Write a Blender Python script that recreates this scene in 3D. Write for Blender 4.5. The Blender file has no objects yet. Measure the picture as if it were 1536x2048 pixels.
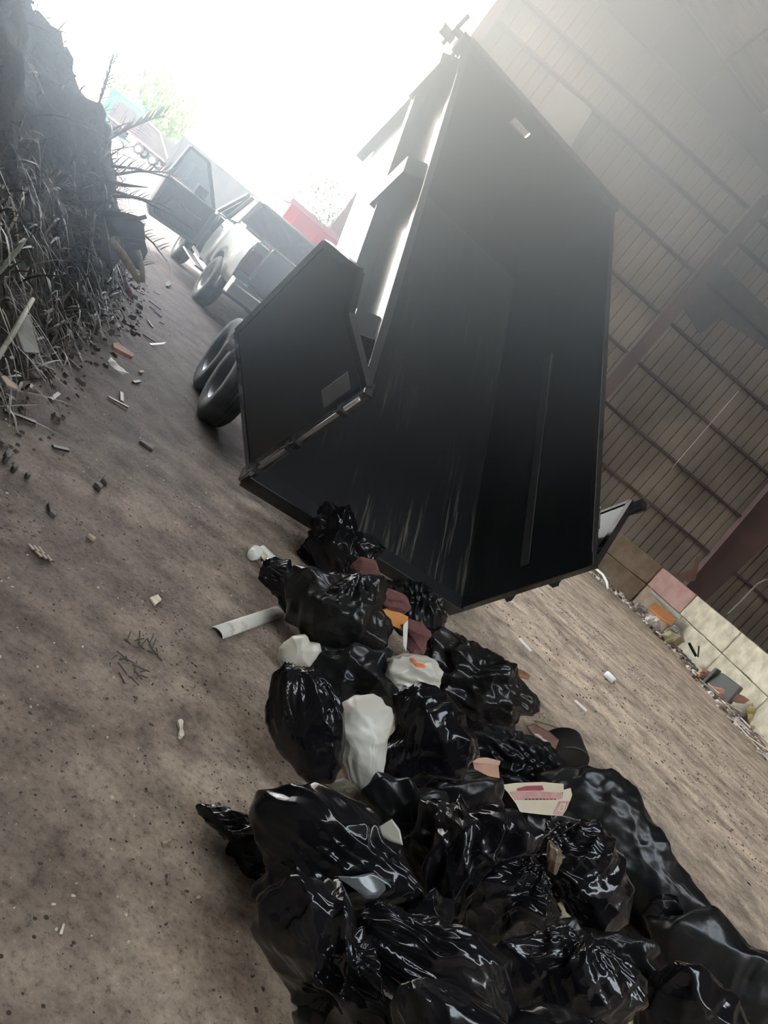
import bpy, bmesh, math, random
import numpy as np
from mathutils import Vector, Matrix, Quaternion
random.seed(7)
S = bpy.context.scene
COL = S.collection
RAD = math.radians
# ---------------------------------------------------------------- camera
ROLL, PITCH, FPX, CAMH = 39.06, 10.37, 1507.0, 1.5
_c, _s, _t = math.cos(RAD(ROLL)), math.sin(RAD(ROLL)), RAD(PITCH)
_X = Vector((1, 0, 0)); _U = Vector((0, math.sin(_t), math.cos(_t))); FW = Vector((0, math.cos(_t), -math.sin(_t)))
EX = _c*_X + _s*_U
EY = _s*_X - _c*_U
CO = Vector((0, 0, CAMH))
cd = bpy.data.cameras.new('camera'); cam = bpy.data.objects.new('camera', cd); COL.objects.link(cam)
m = Matrix((EX, -EY, -FW)).transposed().to_4x4(); m.translation = CO
cam.matrix_world = m
cd.sensor_fit = 'HORIZONTAL'; cd.sensor_width = 36.0; cd.lens = 36.0*FPX/1536.0
cd.clip_start = 0.05; cd.clip_end = 600
S.camera = cam
# ---------------------------------------------------------------- world, sun, exposure
W = bpy.data.worlds.new('world'); S.world = W; W.use_nodes = True
wn = W.node_tree.nodes; wl = W.node_tree.links
bg = wn['Background']
wtc = wn.new('ShaderNodeTexCoord'); wsx = wn.new('ShaderNodeSeparateXYZ'); wr = wn.new('ShaderNodeValToRGB')
wl.new(wtc.outputs['Generated'], wsx.inputs[0]); wl.new(wsx.outputs['Z'], wr.inputs[0])
wr.color_ramp.elements[0].position = 0.0; wr.color_ramp.elements[0].color = (1.0, 0.985, 0.93, 1)
wr.color_ramp.elements[1].position = 0.7; wr.color_ramp.elements[1].color = (0.80, 0.90, 1.0, 1)
wl.new(wr.outputs[0], bg.inputs[0]); bg.inputs[1].default_value = 11.0
sd = bpy.data.lights.new('sun', 'SUN'); sun = bpy.data.objects.new('sun', sd); COL.objects.link(sun)
sd.energy = 10.0; sd.angle = RAD(1.0); sd.color = (1.0, 0.95, 0.86)
_az, _el = RAD(4), RAD(60)
sdir = Vector((math.sin(_az)*math.cos(_el), math.cos(_az)*math.cos(_el), math.sin(_el)))
sun.rotation_euler = sdir.to_track_quat('Z', 'Y').to_euler()
vs = S.view_settings; vs.view_transform = 'Standard'; vs.look = 'None'; vs.exposure = 0.36; vs.gamma = 1.0; vs.use_curve_mapping = False
HAZE = 0.0006
PLUME = 0.017

# ---------------------------------------------------------------- helpers
def ray(px, py):
    d = EX*(px-768) + EY*(py-1024) + FW*FPX
    return d/d.dot(FW)
def atz(px, py, z=0.0):
    d = ray(px, py); return CO + d*((z-CAMH)/d.z)
def aty(px, py, y):
    d = ray(px, py); return CO + d*(y/d.y)
def atplane(px, py, q, n):
    d = ray(px, py); return CO + d*((q-CO).dot(n)/d.dot(n))

MATS = {}
def mat(name, col=(.5, .5, .5), rough=.6, metal=0., spec=.5, coat=0., col2=None, nscale=6., bump=0., bscale=30., mapping=None, rough2=None, detail=6., thin=None, stops=(.35, .65), dist=.02):
    if name in MATS: return MATS[name]
    M = bpy.data.materials.new(name); M.use_nodes = True; MATS[name] = M
    n = M.node_tree.nodes; l = M.node_tree.links; b = n['Principled BSDF']
    b.inputs['Base Color'].default_value = (*col, 1); b.inputs['Roughness'].default_value = rough
    b.inputs['Metallic'].default_value = metal; b.inputs['Specular IOR Level'].default_value = spec
    b.inputs['Coat Weight'].default_value = coat; b.inputs['Coat Roughness'].default_value = .04
    tc = n.new('ShaderNodeTexCoord'); mp = n.new('ShaderNodeMapping'); l.new(tc.outputs['Object'], mp.inputs[0])
    if mapping:
        mp.inputs['Scale'].default_value = mapping[0]
        if len(mapping) > 1: mp.inputs['Rotation'].default_value = mapping[1]
    ns = n.new('ShaderNodeTexNoise'); ns.inputs['Scale'].default_value = nscale; ns.inputs['Detail'].default_value = detail
    l.new(mp.outputs[0], ns.inputs['Vector'])
    if col2 is not None:
        r = n.new('ShaderNodeValToRGB'); r.color_ramp.elements[0].position = stops[0]; r.color_ramp.elements[1].position = stops[1]
        r.color_ramp.elements[0].color = (*col, 1); r.color_ramp.elements[1].color = (*col2, 1)
        l.new(ns.outputs[0], r.inputs[0]); l.new(r.outputs[0], b.inputs['Base Color'])
    if rough2 is not None:
        mr = n.new('ShaderNodeMapRange'); mr.inputs[1].default_value = .3; mr.inputs[2].default_value = .7
        mr.inputs[3].default_value = rough; mr.inputs[4].default_value = rough2
        l.new(ns.outputs[0], mr.inputs[0]); l.new(mr.outputs[0], b.inputs['Roughness'])
    if bump:
        nb = n.new('ShaderNodeTexNoise'); nb.inputs['Scale'].default_value = bscale; nb.inputs['Detail'].default_value = 8
        l.new(mp.outputs[0], nb.inputs['Vector'])
        bp = n.new('ShaderNodeBump'); bp.inputs['Strength'].default_value = bump; bp.inputs['Distance'].default_value = dist
        l.new(nb.outputs[0], bp.inputs['Height']); l.new(bp.outputs[0], b.inputs['Normal'])
    return M

class MB:
    """collects verts and faces for one mesh"""
    def __init__(s): s.v = []; s.f = []
    def add(s, vs_, fs_):
        o = len(s.v); s.v += [tuple(v) for v in vs_]; s.f += [tuple(i+o for i in f) for f in fs_]; return s
    def box(s, x0, x1, y0, y1, z0, z1):
        v = [(x, y, z) for z in (z0, z1) for y in (y0, y1) for x in (x0, x1)]
        return s.add(v, [(0, 2, 3, 1), (4, 5, 7, 6), (0, 1, 5, 4), (2, 6, 7, 3), (0, 4, 6, 2), (1, 3, 7, 5)])
    def obox(s, c, ax, ay, az, hx, hy, hz):
        c = Vector(c); v = [c+ax*(hx*i)+ay*(hy*j)+az*(hz*k) for k in (-1, 1) for j in (-1, 1) for i in (-1, 1)]
        return s.add(v, [(0, 2, 3, 1), (4, 5, 7, 6), (0, 1, 5, 4), (2, 6, 7, 3), (0, 4, 6, 2), (1, 3, 7, 5)])
    def beam(s, a, b, w, h, up=Vector((0, 0, 1))):
        a = Vector(a); b = Vector(b); d = (b-a); L = d.length; d.normalize()
        x = d.cross(up)
        if x.length < 1e-4: x = d.cross(Vector((1, 0, 0)))
        x.normalize(); u = x.cross(d)
        return s.obox((a+b)/2, x, d, u, w/2, L/2, h/2)
    def prism(s, poly, ax, t0, t1):
        """poly: list of (p,q) in the two other axes, extruded along axis ax from t0 to t1"""
        n = len(poly)
        def mk(p, t):
            r = [p[0], p[1]]; r.insert(ax, t); return tuple(r)
        v = [mk(p, t0) for p in poly]+[mk(p, t1) for p in poly]
        f = [tuple(range(n))[::-1], tuple(range(n, 2*n))]+[(i, (i+1) % n, (i+1) % n+n, i+n) for i in range(n)]
        return s.add(v, f)
    def slab(s, pts, nrm, th):
        """flat polygon of 3D points given a thickness along nrm"""
        pts = [Vector(p) for p in pts]; nrm = Vector(nrm).normalized(); n = len(pts)
        v = pts+[p+nrm*th for p in pts]
        return s.add(v, [tuple(range(n))[::-1], tuple(range(n, 2*n))]+[(i, (i+1) % n, (i+1) % n+n, i+n) for i in range(n)])
    def tube(s, pts, r, k=8, cap=True):
        pts = [Vector(p) for p in pts]; n = len(pts); rs = r if isinstance(r, (list, tuple)) else [r]*n
        o = len(s.v); u = None
        for i, p in enumerate(pts):
            d = (pts[min(i+1, n-1)]-pts[max(i-1, 0)]).normalized()
            if u is None: u = d.orthogonal().normalized()
            u = (u-d*u.dot(d)).normalized(); w = d.cross(u)
            for j in range(k):
                a = 2*math.pi*j/k; s.v.append(tuple(p+(u*math.cos(a)+w*math.sin(a))*rs[i]))
        for i in range(n-1):
            for j in range(k):
                s.f.append((o+i*k+j, o+i*k+(j+1) % k, o+(i+1)*k+(j+1) % k, o+(i+1)*k+j))
        if cap: s.f.append(tuple(o+j for j in range(k))[::-1]); s.f.append(tuple(o+(n-1)*k+j for j in range(k)))
        return s
    def lathe(s, prof, c, axis, k=32):
        """prof: (radius, height along axis); closed if last==first"""
        c = Vector(c); axis = Vector(axis).normalized(); u = axis.orthogonal().normalized(); w = axis.cross(u); o = len(s.v); n = len(prof)
        for j in range(k):
            a = 2*math.pi*j/k; d = u*math.cos(a)+w*math.sin(a)
            for r, h in prof: s.v.append(tuple(c+d*r+axis*h))
        for j in range(k):
            for i in range(n-1):
                s.f.append((o+j*n+i, o+((j+1) % k)*n+i, o+((j+1) % k)*n+i+1, o+j*n+i+1))
        return s
    def xf(s, M, start=0):
        s.v[start:] = [tuple(M @ Vector(v)) for v in s.v[start:]]; return s
    def build(s, name, M, parent=None, smooth=False, bevel=0, kind=None, label=None):
        me = bpy.data.meshes.new(name); me.from_pydata(s.v, [], s.f); me.update()
        bm = bmesh.new(); bm.from_mesh(me); bmesh.ops.recalc_face_normals(bm, faces=bm.faces); bm.to_mesh(me); bm.free()
        if smooth: me.shade_smooth() if smooth is True else me.shade_auto_smooth(smooth) if hasattr(me, 'shade_auto_smooth') else me.shade_smooth()
        me.materials.append(M)
        o = bpy.data.objects.new(name, me); COL.objects.link(o)
        if smooth == 2: pass
        if parent: o.parent = parent
        if bevel:
            bv = o.modifiers.new('bevel', 'BEVEL'); bv.width = bevel; bv.segments = 2; bv.limit_method = 'ANGLE'
        if kind: o['kind'] = kind
        if label: o['label'] = label
        return o
def tag(o, label=None, cat=None, group=None, kind=None):
    if label: o['label'] = label
    if cat: o['category'] = cat
    if group: o['group'] = group
    if kind: o['kind'] = kind
    return o
def empty(name, M, label, cat, group=None):
    o = bpy.data.objects.new(name, None); COL.objects.link(o)
    o.matrix_world = M if isinstance(M, Matrix) else Matrix.Translation(Vector(M)); o.empty_display_size = .1
    return tag(o, label, cat, group)
def frame(o, ax, ay, az):
    M = Matrix((Vector(ax), Vector(ay), Vector(az))).transposed().to_4x4(); M.translation = Vector(o); return M
def recenter(o, base=None):
    """put a one-mesh thing's origin at its base"""
    me = o.data; co = np.empty(len(me.vertices)*3); me.vertices.foreach_get('co', co); co = co.reshape(-1, 3)
    b = np.array([(co[:, 0].min()+co[:, 0].max())/2, (co[:, 1].min()+co[:, 1].max())/2, co[:, 2].min()]) if base is None else np.array(base)
    me.vertices.foreach_set('co', (co-b).ravel()); o.location = Vector(b); me.update(); return o
def noise_disp(o, amp, scale, seed=0):
    from mathutils import noise
    for v in o.data.vertices:
        p = v.co*scale+Vector((seed*3.1, seed*1.7, seed*.9)); d = noise.noise_vector(p)
        v.co += d*amp
    o.data.update()

# ---------------------------------------------------------------- structure: ground
def ground_mat():
    M = bpy.data.materials.new('packed_dirt'); M.use_nodes = True; n = M.node_tree.nodes; l = M.node_tree.links; b = n['Principled BSDF']
    tc = n.new('ShaderNodeTexCoord')
    def noise(sc, det, mp=None, rough=.6):
        t = n.new('ShaderNodeTexNoise'); t.inputs['Scale'].default_value = sc; t.inputs['Detail'].default_value = det; t.inputs['Roughness'].default_value = rough
        if mp is not None: l.new(mp.outputs[0], t.inputs['Vector'])
        else: l.new(tc.outputs['Object'], t.inputs['Vector'])
        return t
    def ramp(src, stops):
        r = n.new('ShaderNodeValToRGB'); e = r.color_ramp.elements
        e[0].position, e[0].color = stops[0][0], (*stops[0][1], 1); e[1].position, e[1].color = stops[-1][0], (*stops[-1][1], 1)
        for p, c_ in stops[1:-1]:
            x = e.new(p); x.color = (*c_, 1)
        l.new(src, r.inputs[0]); return r
    def mix(a, b_, f, mode='MIX'):
        x = n.new('ShaderNodeMix'); x.data_type = 'RGBA'; x.blend_type = mode
        if isinstance(f, float): x.inputs[0].default_value = f
        else: l.new(f, x.inputs[0])
        for s_, i in ((a, 6), (b_, 7)):
            if isinstance(s_, tuple): x.inputs[i].default_value = (*s_, 1)
            else: l.new(s_, x.inputs[i])
        return x.outputs[2]
    mp = n.new('ShaderNodeMapping'); l.new(tc.outputs['Object'], mp.inputs[0])
    mp.vector_type = 'TEXTURE'; mp.inputs['Rotation'].default_value = (0, 0, RAD(55)); mp.inputs['Scale'].default_value = (1, 26, 1)
    # large patches: darker damp earth on the left, paler dust on the right
    sx = n.new('ShaderNodeSeparateXYZ'); l.new(tc.outputs['Object'], sx.inputs[0])
    big = noise(.35, 4)
    ma = n.new('ShaderNodeMath'); ma.operation = 'MULTIPLY_ADD'; l.new(sx.outputs['X'], ma.inputs[0]); ma.inputs[1].default_value = .13; ma.inputs[2].default_value = .10
    mb = n.new('ShaderNodeMath'); mb.operation = 'MULTIPLY_ADD'; l.new(big.outputs[0], mb.inputs[0]); mb.inputs[1].default_value = .9; l.new(ma.outputs[0], mb.inputs[2]); mb.use_clamp = True
    dust = ramp(mb.outputs[0], [(.3, (.105, .079, .070)), (.75, (.50, .405, .315))])
    st = noise(1.1, 8, mp, .62)
    stc = ramp(st.outputs[0], [(.36, (.42, .39, .38)), (.52, (.9, .88, .86)), (.66, (1.25, 1.2, 1.12))])
    stf = n.new('ShaderNodeMapRange'); l.new(sx.outputs['X'], stf.inputs[0]); stf.inputs[1].default_value = -1.5; stf.inputs[2].default_value = 2.; stf.inputs[3].default_value = .15; stf.inputs[4].default_value = .55
    c1 = mix(dust.outputs[0], stc.outputs[0], stf.outputs[0], 'MULTIPLY')
    med = noise(3.5, 8, None, .7)
    c2 = mix(c1, ramp(med.outputs[0], [(.34, (.42, .38, .38)), (.5, (1, .98, .97)), (.64, (1.5, 1.47, 1.42))]).outputs[0], .9, 'MULTIPLY')
    fine = noise(38, 9, None, .8)
    c3 = mix(c2, ramp(fine.outputs[0], [(.36, (.28, .25, .24)), (.47, (.95, .94, .93)), (.60, (1.15, 1.14, 1.12)), (.69, (2.3, 2.25, 2.1))]).outputs[0], .85, 'MULTIPLY')
    # dark crumbs
    vo = n.new('ShaderNodeTexVoronoi'); vo.inputs['Scale'].default_value = 26; l.new(tc.outputs['Object'], vo.inputs['Vector'])
    cm = n.new('ShaderNodeMath'); cm.operation = 'LESS_THAN'; l.new(vo.outputs['Distance'], cm.inputs[0])
    pm = noise(1.3, 4); pr = n.new('ShaderNodeMapRange'); l.new(pm.outputs[0], pr.inputs[0]); pr.inputs[1].default_value = .42; pr.inputs[2].default_value = .7; pr.inputs[3].default_value = 0; pr.inputs[4].default_value = .3
    l.new(pr.outputs[0], cm.inputs[1])
    c4 = mix(c3, (.05, .037, .03), cm.outputs[0])
    l.new(c4, b.inputs['Base Color']); b.inputs['Roughness'].default_value = .85; b.inputs['Specular IOR Level'].default_value = .3
    bp = n.new('ShaderNodeBump'); bp.inputs['Strength'].default_value = .55; bp.inputs['Distance'].default_value = .03; l.new(med.outputs[0], bp.inputs['Height'])
    bp2 = n.new('ShaderNodeBump'); bp2.inputs['Strength'].default_value = .9; bp2.inputs['Distance'].default_value = .018; l.new(fine.outputs[0], bp2.inputs['Height']); l.new(bp.outputs[0], bp2.inputs['Normal'])
    l.new(bp2.outputs[0], b.inputs['Normal'])
    return M
GM = ground_mat()
g = MB().box(-90, 60, -14, 140, -.3, 0); g.build('floor', GM, kind='structure')

# ---------------------------------------------------------------- structure: shed wall, roof, frame
WD = Vector((math.sin(RAD(81)), math.cos(RAD(81)), 0)); WNI = Vector((WD.y, -WD.x, 0))  # along the wall / into the hall
Q0 = Vector((7, 23.2, 0)); UP = Vector((0, 0, 1))
def wp(s, t, z): return Q0+WD*s+WNI*t+UP*z          # s along wall, t towards the hall, z up
def roofz(s): return 12.53-.166*(s+9.5)
SHEET = mat('ribbed_sheet', (.18, .155, .125), .65, 0, .3, col2=(.34, .295, .235), nscale=.5, bump=.15, bscale=8, detail=9)
SHEETR = mat('roof_sheet', (.20, .175, .155), .5, .2, .4, col2=(.33, .295, .27), nscale=.6, detail=8)
STEEL = mat('red_oxide_steel', (.06, .04, .042), .6, 0, .3, col2=(.11, .075, .075), nscale=1.2, bump=.1, bscale=12)
STEELR = mat('red_oxide_column', (.10, .07, .062), .65, 0, .3, col2=(.15, .09, .085), nscale=.9, bump=.1, bscale=12)
CONC = mat('concrete', (.36, .32, .24), .9, 0, .2, col2=(.58, .53, .41), nscale=3., bump=.5, bscale=14, detail=10)
DARKS = mat('shade_dark_sheet', (.05, .045, .04), .8, col2=(.09, .08, .07), nscale=2)  # near-black colour stands in for the dim depth of the hall
def rib_profile(s0, s1, pitch=.305):
    out = []; s = s0
    while s < s1:
        for ds, t in ((0, 0), (.235, 0), (.242, .05), (.268, .05), (.275, 0)): out.append((s+ds, t))
        s += pitch
    return out
def rib_sheet(name, pts, low, high, M, kind='structure'):
    """pts: list of (s, bump); low/high give the two end points of each strip"""
    b = MB(); v = []; f = []
    for s, t in pts: v += [low(s, t), high(s, t)]
    for i in range(len(pts)-1): f.append((2*i, 2*i+1, 2*i+3, 2*i+2))
    b.add(v, f)
    return b.build(name, M, kind=kind)
# gable wall: ribs point to the outside, so the hall side shows narrow grooves
P = [(s, -t) for s, t in rib_profile(-13.1, 13.0)]
rib_sheet('wall_right', P, lambda s, t: wp(s, t-.0, 0), lambda s, t: wp(s, t, roofz(s)), SHEET)
MB().slab([wp(-13.1, -.06, 0), wp(13, -.06, 0), wp(13, -.06, roofz(13)), wp(-13.1, -.06, roofz(-13.1))], -WNI, .03).build('wall_outer', SHEET, kind='structure')
# roof sheets, ribs running along the slope, over the whole hall
P = [(t, s) for t, s in rib_profile(0, 27)]
def roofp(s, t, dz=0): return wp(s, t, roofz(s)+dz)
rib_sheet('ceiling', P, lambda t, k: roofp(-13.3, t, -k), lambda t, k: roofp(13, t, -k), SHEETR)
P2 = [(t, s) for t, s in rib_profile(5, 32)]
rib_sheet('ceiling_sun_block', P2, lambda t, k: roofp(-13.3, t, -k), lambda t, k: wp(-27, t, roofz(-13.3)-1-k), SHEETR)  # unseen roof section, drawn forward to block sun from the haze
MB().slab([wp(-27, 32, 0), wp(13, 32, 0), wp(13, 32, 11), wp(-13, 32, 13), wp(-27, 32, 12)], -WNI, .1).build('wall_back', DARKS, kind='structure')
MB().slab([wp(13, 0, 0), wp(13, 32, 0), wp(13, 32, 9.5), wp(13, 0, 9.5)], WD, .1).build('wall_side', SHEET, kind='structure')
MB().slab([wp(-27, 12, 0), wp(-27, 32, 0), wp(-27, 32, 12.5), wp(-27, 12, 12.5)], -WD, .1).build('wall_left', DARKS, kind='structure')
# girts: Z-shaped rails on the wall
GZ = [2.55, 3.92, 5.34, 6.7, 8.1, 9.4, 10.2]
for i, z in enumerate(GZ):
    for s0, s1 in ((-13.0, -4.6), (-4.2, 1.3), (2.4, 12.9)):
        b = MB()
        b.prism([(0, 0), (.0, .07), (.19, .07), (.19, .0), (.175, .0), (.175, .055), (.012, .055), (.012, 0)], 0, 0, 1)
        b.v = [tuple(wp(s0+(s1-s0)*x, .03+y, z-.03+q+.02)) for x, y, q in b.v]
        b.build('trim_%d' % (i*3+int(s0 > -12)+int(s0 > 0)+1), STEEL, kind='structure')
def ibeam(a, b_, n, depth, wid, name, M, taper=None):
    """I section from a to b, web standing along n (towards hall)"""
    a = Vector(a); b_ = Vector(b_); d = (b_-a).normalized(); n = Vector(n).normalized(); x = d.cross(n)
    m_ = MB(); L = (b_-a).length; d2 = taper or depth
    def sec(p, q0, q1, hw): return [p+n*q0-x*hw, p+n*q0+x*hw, p+n*q1+x*hw, p+n*q1-x*hw]
    for q0, q1, r0, r1, hw in ((0, .02, 0, .02, wid/2), (depth-.02, depth, d2-.02, d2, wid/2), (.02, depth-.02, .02, d2-.02, .008)):
        m_.add(sec(a, q0, q1, hw)+sec(b_, r0, r1, hw), [(0, 1, 2, 3), (7, 6, 5, 4), (0, 4, 5, 1), (1, 5, 6, 2), (2, 6, 7, 3), (3, 7, 4, 0)])
    return m_.build(name, M, kind='structure')
ibeam(wp(-4.4, .2, 0), wp(-4.4, .2, 10.7), WNI, .28, .3, 'trim_30', STEELR)
ibeam(wp(-13.0, .0, 0), wp(-13.0, .0, 12.9), WNI, .3, .3, 'trim_31', STEELR)
# wide tapered haunch column on the right
b = MB(); b.slab([wp(1.5, .25, 0), wp(2.2, .25, 0), wp(2.5, .25, 4.2), wp(2.9, .25, 6.5), wp(2.9, .25, 10.3), wp(1.2, .25, 10.3), wp(1.27, .25, 5.3)], WNI, .02)
b.slab([wp(1.5, .12, 0), wp(1.27, .12, 5.3), wp(1.27, .40, 5.3), wp(1.5, .40, 0)], -WD, .02)
b.build('trim_32', STEELR, kind='structure')
# rafter: deep plate girder following the roof
b = MB()
zt = lambda s: roofz(s)-.22
zb = lambda s: 11.12-.03*(s+9.5) if s < -3 else 10.9-.03*(s+3)
ss = [-13.3, -9.5, -6, -3, 0, 3, 6]
for i in range(len(ss)-1):
    s0, s1 = ss[i], ss[i+1]
    b.slab([wp(s0, .7, zb(s0)), wp(s1, .7, zb(s1)), wp(s1, .7, max(zt(s1), zb(s1)+.25)), wp(s0, .7, zt(s0))], WNI, .012)
    for zf in (zb, lambda s: max(zt(s), zb(s)+.25)):
        b.add([wp(s0, .57, zf(s0)), wp(s1, .57, zf(s1)), wp(s1, .85, zf(s1)), wp(s0, .85, zf(s0)), wp(s0, .57, zf(s0)+.02), wp(s1, .57, zf(s1)+.02), wp(s1, .85, zf(s1)+.02), wp(s0, .85, zf(s0)+.02)],
              [(0, 1, 2, 3), (4, 7, 6, 5), (0, 4, 5, 1), (3, 2, 6, 7), (0, 3, 7, 4), (1, 5, 6, 2)])
b.build('trim_33', STEEL, kind='structure')
# purlins coming towards the viewer and fly braces
k = 40
s = -12.7
while s < 8:
    b = MB(); b.beam(roofp(s, .1, -.13), roofp(s, 26, -.13), .07, .2); b.build('trim_%d' % k, STEEL, kind='structure'); k += 1
    b = MB(); b.beam(wp(s, 1.5, roofz(s)-.25), wp(s, .75, zb(s)+.05), .05, .05); b.build('trim_%d' % k, STEEL, kind='structure'); k += 1
    s += 1.66
# second rafter nearer the camera (above the frame, shades the hall)
b = MB(); b.beam(wp(-13.3, 9, 11.9), wp(13, 9, 8.2), .25, .7); b.build('trim_34', STEEL, kind='structure')
# patches on the wall
def wall_patch(name, quad, t, M, label, cat):
    o = MB().slab([atplane(*q, wp(0, t, 0), WNI) for q in quad], WNI, .012).build(name, M); recenter(o); return tag(o, label, cat)
wall_patch('wall_panel', [(1118, 166), (1185, 220), (1137, 300), (1075, 240)], .27, mat('pale_panel', (.30, .29, .26), .6, col2=(.36, .35, .32), nscale=3), 'pale square sheet patch high on the ribbed wall beside the raised bed', 'panel')
wall_patch('wall_sheet', [(1352, 596), (1436, 520), (1536, 618), (1536, 700), (1440, 636), (1400, 668)], .03, mat('dark_sheet', (.085, .085, .07), .7, col2=(.13, .12, .10), nscale=4), 'dark smooth sheet patch between two girts right of the narrow column', 'panel')
# thin conduit hanging on the wall
b = MB(); b.tube([atplane(x, y, wp(0, .3, 0), WNI) for x, y in ((1478, 782), (1420, 848), (1344, 936))], .012, 6)
tag(recenter(b.build('wire', mat('pale_wire', (.5, .45, .4), .5))), 'thin pale wire hanging diagonally across two girts of the wall', 'wire')
b = MB(); b.tube([atplane(x, y, wp(0, .5, 0), WNI) for x, y in ((1560, 1162), (1530, 1160), (1515, 1168), (1480, 1205), (1456, 1228))], .035, 8)
tag(recenter(b.build('pipe', mat('grey_pipe', (.22, .2, .17), .5))), 'grey bent pipe leaning on the ribbed wall right of the wide column', 'pipe')

# ---------------------------------------------------------------- concrete blocks
def block(a, b_, z0, h, depth, label, M=CONC, seed=0):
    a = Vector(a); b_ = Vector(b_); d = (b_-a).normalized(); n = Vector((d.y, -d.x, 0))
    bm = bmesh.new(); L = (b_-a).length-.02
    bmesh.ops.create_cube(bm, size=1)
    bmesh.ops.subdivide_edges(bm, edges=bm.edges, cuts=6, use_grid_fill=True)
    for v in bm.verts: v.co = Vector((v.co.x*L, v.co.y*depth, v.co.z*(h-.012)))
    me = bpy.data.meshes.new('concrete_block'); bm.to_mesh(me); bm.free(); me.materials.append(M)
    o = bpy.data.objects.new('concrete_block', me); COL.objects.link(o)
    noise_disp(o, .018, 3, seed)
    co = (a+b_)/2 - n*depth/2; co.z = z0
    for v in me.vertices: v.co.z += h/2
    o.matrix_world = frame(co, d, -n, UP)
    bv = o.modifiers.new('bevel', 'BEVEL'); bv.width = .025; bv.segments = 2; bv.limit_method = 'ANGLE'; bv.angle_limit = RAD(50)
    return tag(o, label, 'concrete block', 'concrete blocks stacked along the wall')
CONB = mat('brown_concrete', (.22, .165, .115), .9, 0, .2, col2=(.34, .27, .20), nscale=2.5, bump=.4, bscale=14, detail=10)
CONP = mat('pink_concrete', (.30, .17, .15), .9, 0, .2, col2=(.37, .24, .21), nscale=3., bump=.4, bscale=14)
def bl(pa, pb, z): return atz(*pa, z), atz(*pb, z)
J = [Vector((4.6, 21.7, 0)), Vector((7.25, 22.1, 0)), Vector((7.95, 20.6, 0)), Vector((8.45, 18.3, 0)), Vector((8.75, 16.0, 0)), Vector((8.9, 13.4, 0)), Vector((9.0, 11.0, 0))]
BH = .68
block(J[0]-Vector((2.6, .4, 0)), J[0], 0, BH, .7, 'brown concrete block, bottom row, hidden mostly behind the dump bed', CONB, 9)
block(J[0], J[1], BH, BH, .7, 'long brown scratched concrete block, top row, nearest the open bed door', CONB, 1)
block(J[0], J[1], 0, BH, .7, 'long brown concrete block, bottom row, nearest the open bed door', CONB, 2)
block(J[1], J[2], BH, BH, .7, 'pink painted concrete block in the top row', CONP, 3)
block(J[1], J[2], 0, BH, .7, 'grey concrete block under the pink one, behind the orange board', CONB, 4)
block(J[2], J[3], BH, BH, .7, 'pale cream concrete block, top row, right of the pink one', CONC, 5)
block(J[2], J[3], 0, BH, .7, 'pale concrete block, bottom row, behind the foil sack and rods', CONC, 6)
block(J[3], J[4], BH, BH, .7, 'pale yellowish concrete block, top row, beside the wide dark joint', CONC, 7)
block(J[3], J[4], 0, BH, .7, 'pale yellowish concrete block, bottom row, behind the grey tub', CONC, 8)
block(J[4], J[5], BH, BH, .7, 'pale concrete block, top row, cut by the right edge of the picture', CONC, 10)
block(J[4], J[5], 0, BH, .7, 'pale concrete block, bottom row, cut by the right edge of the picture', CONC, 11)
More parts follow.
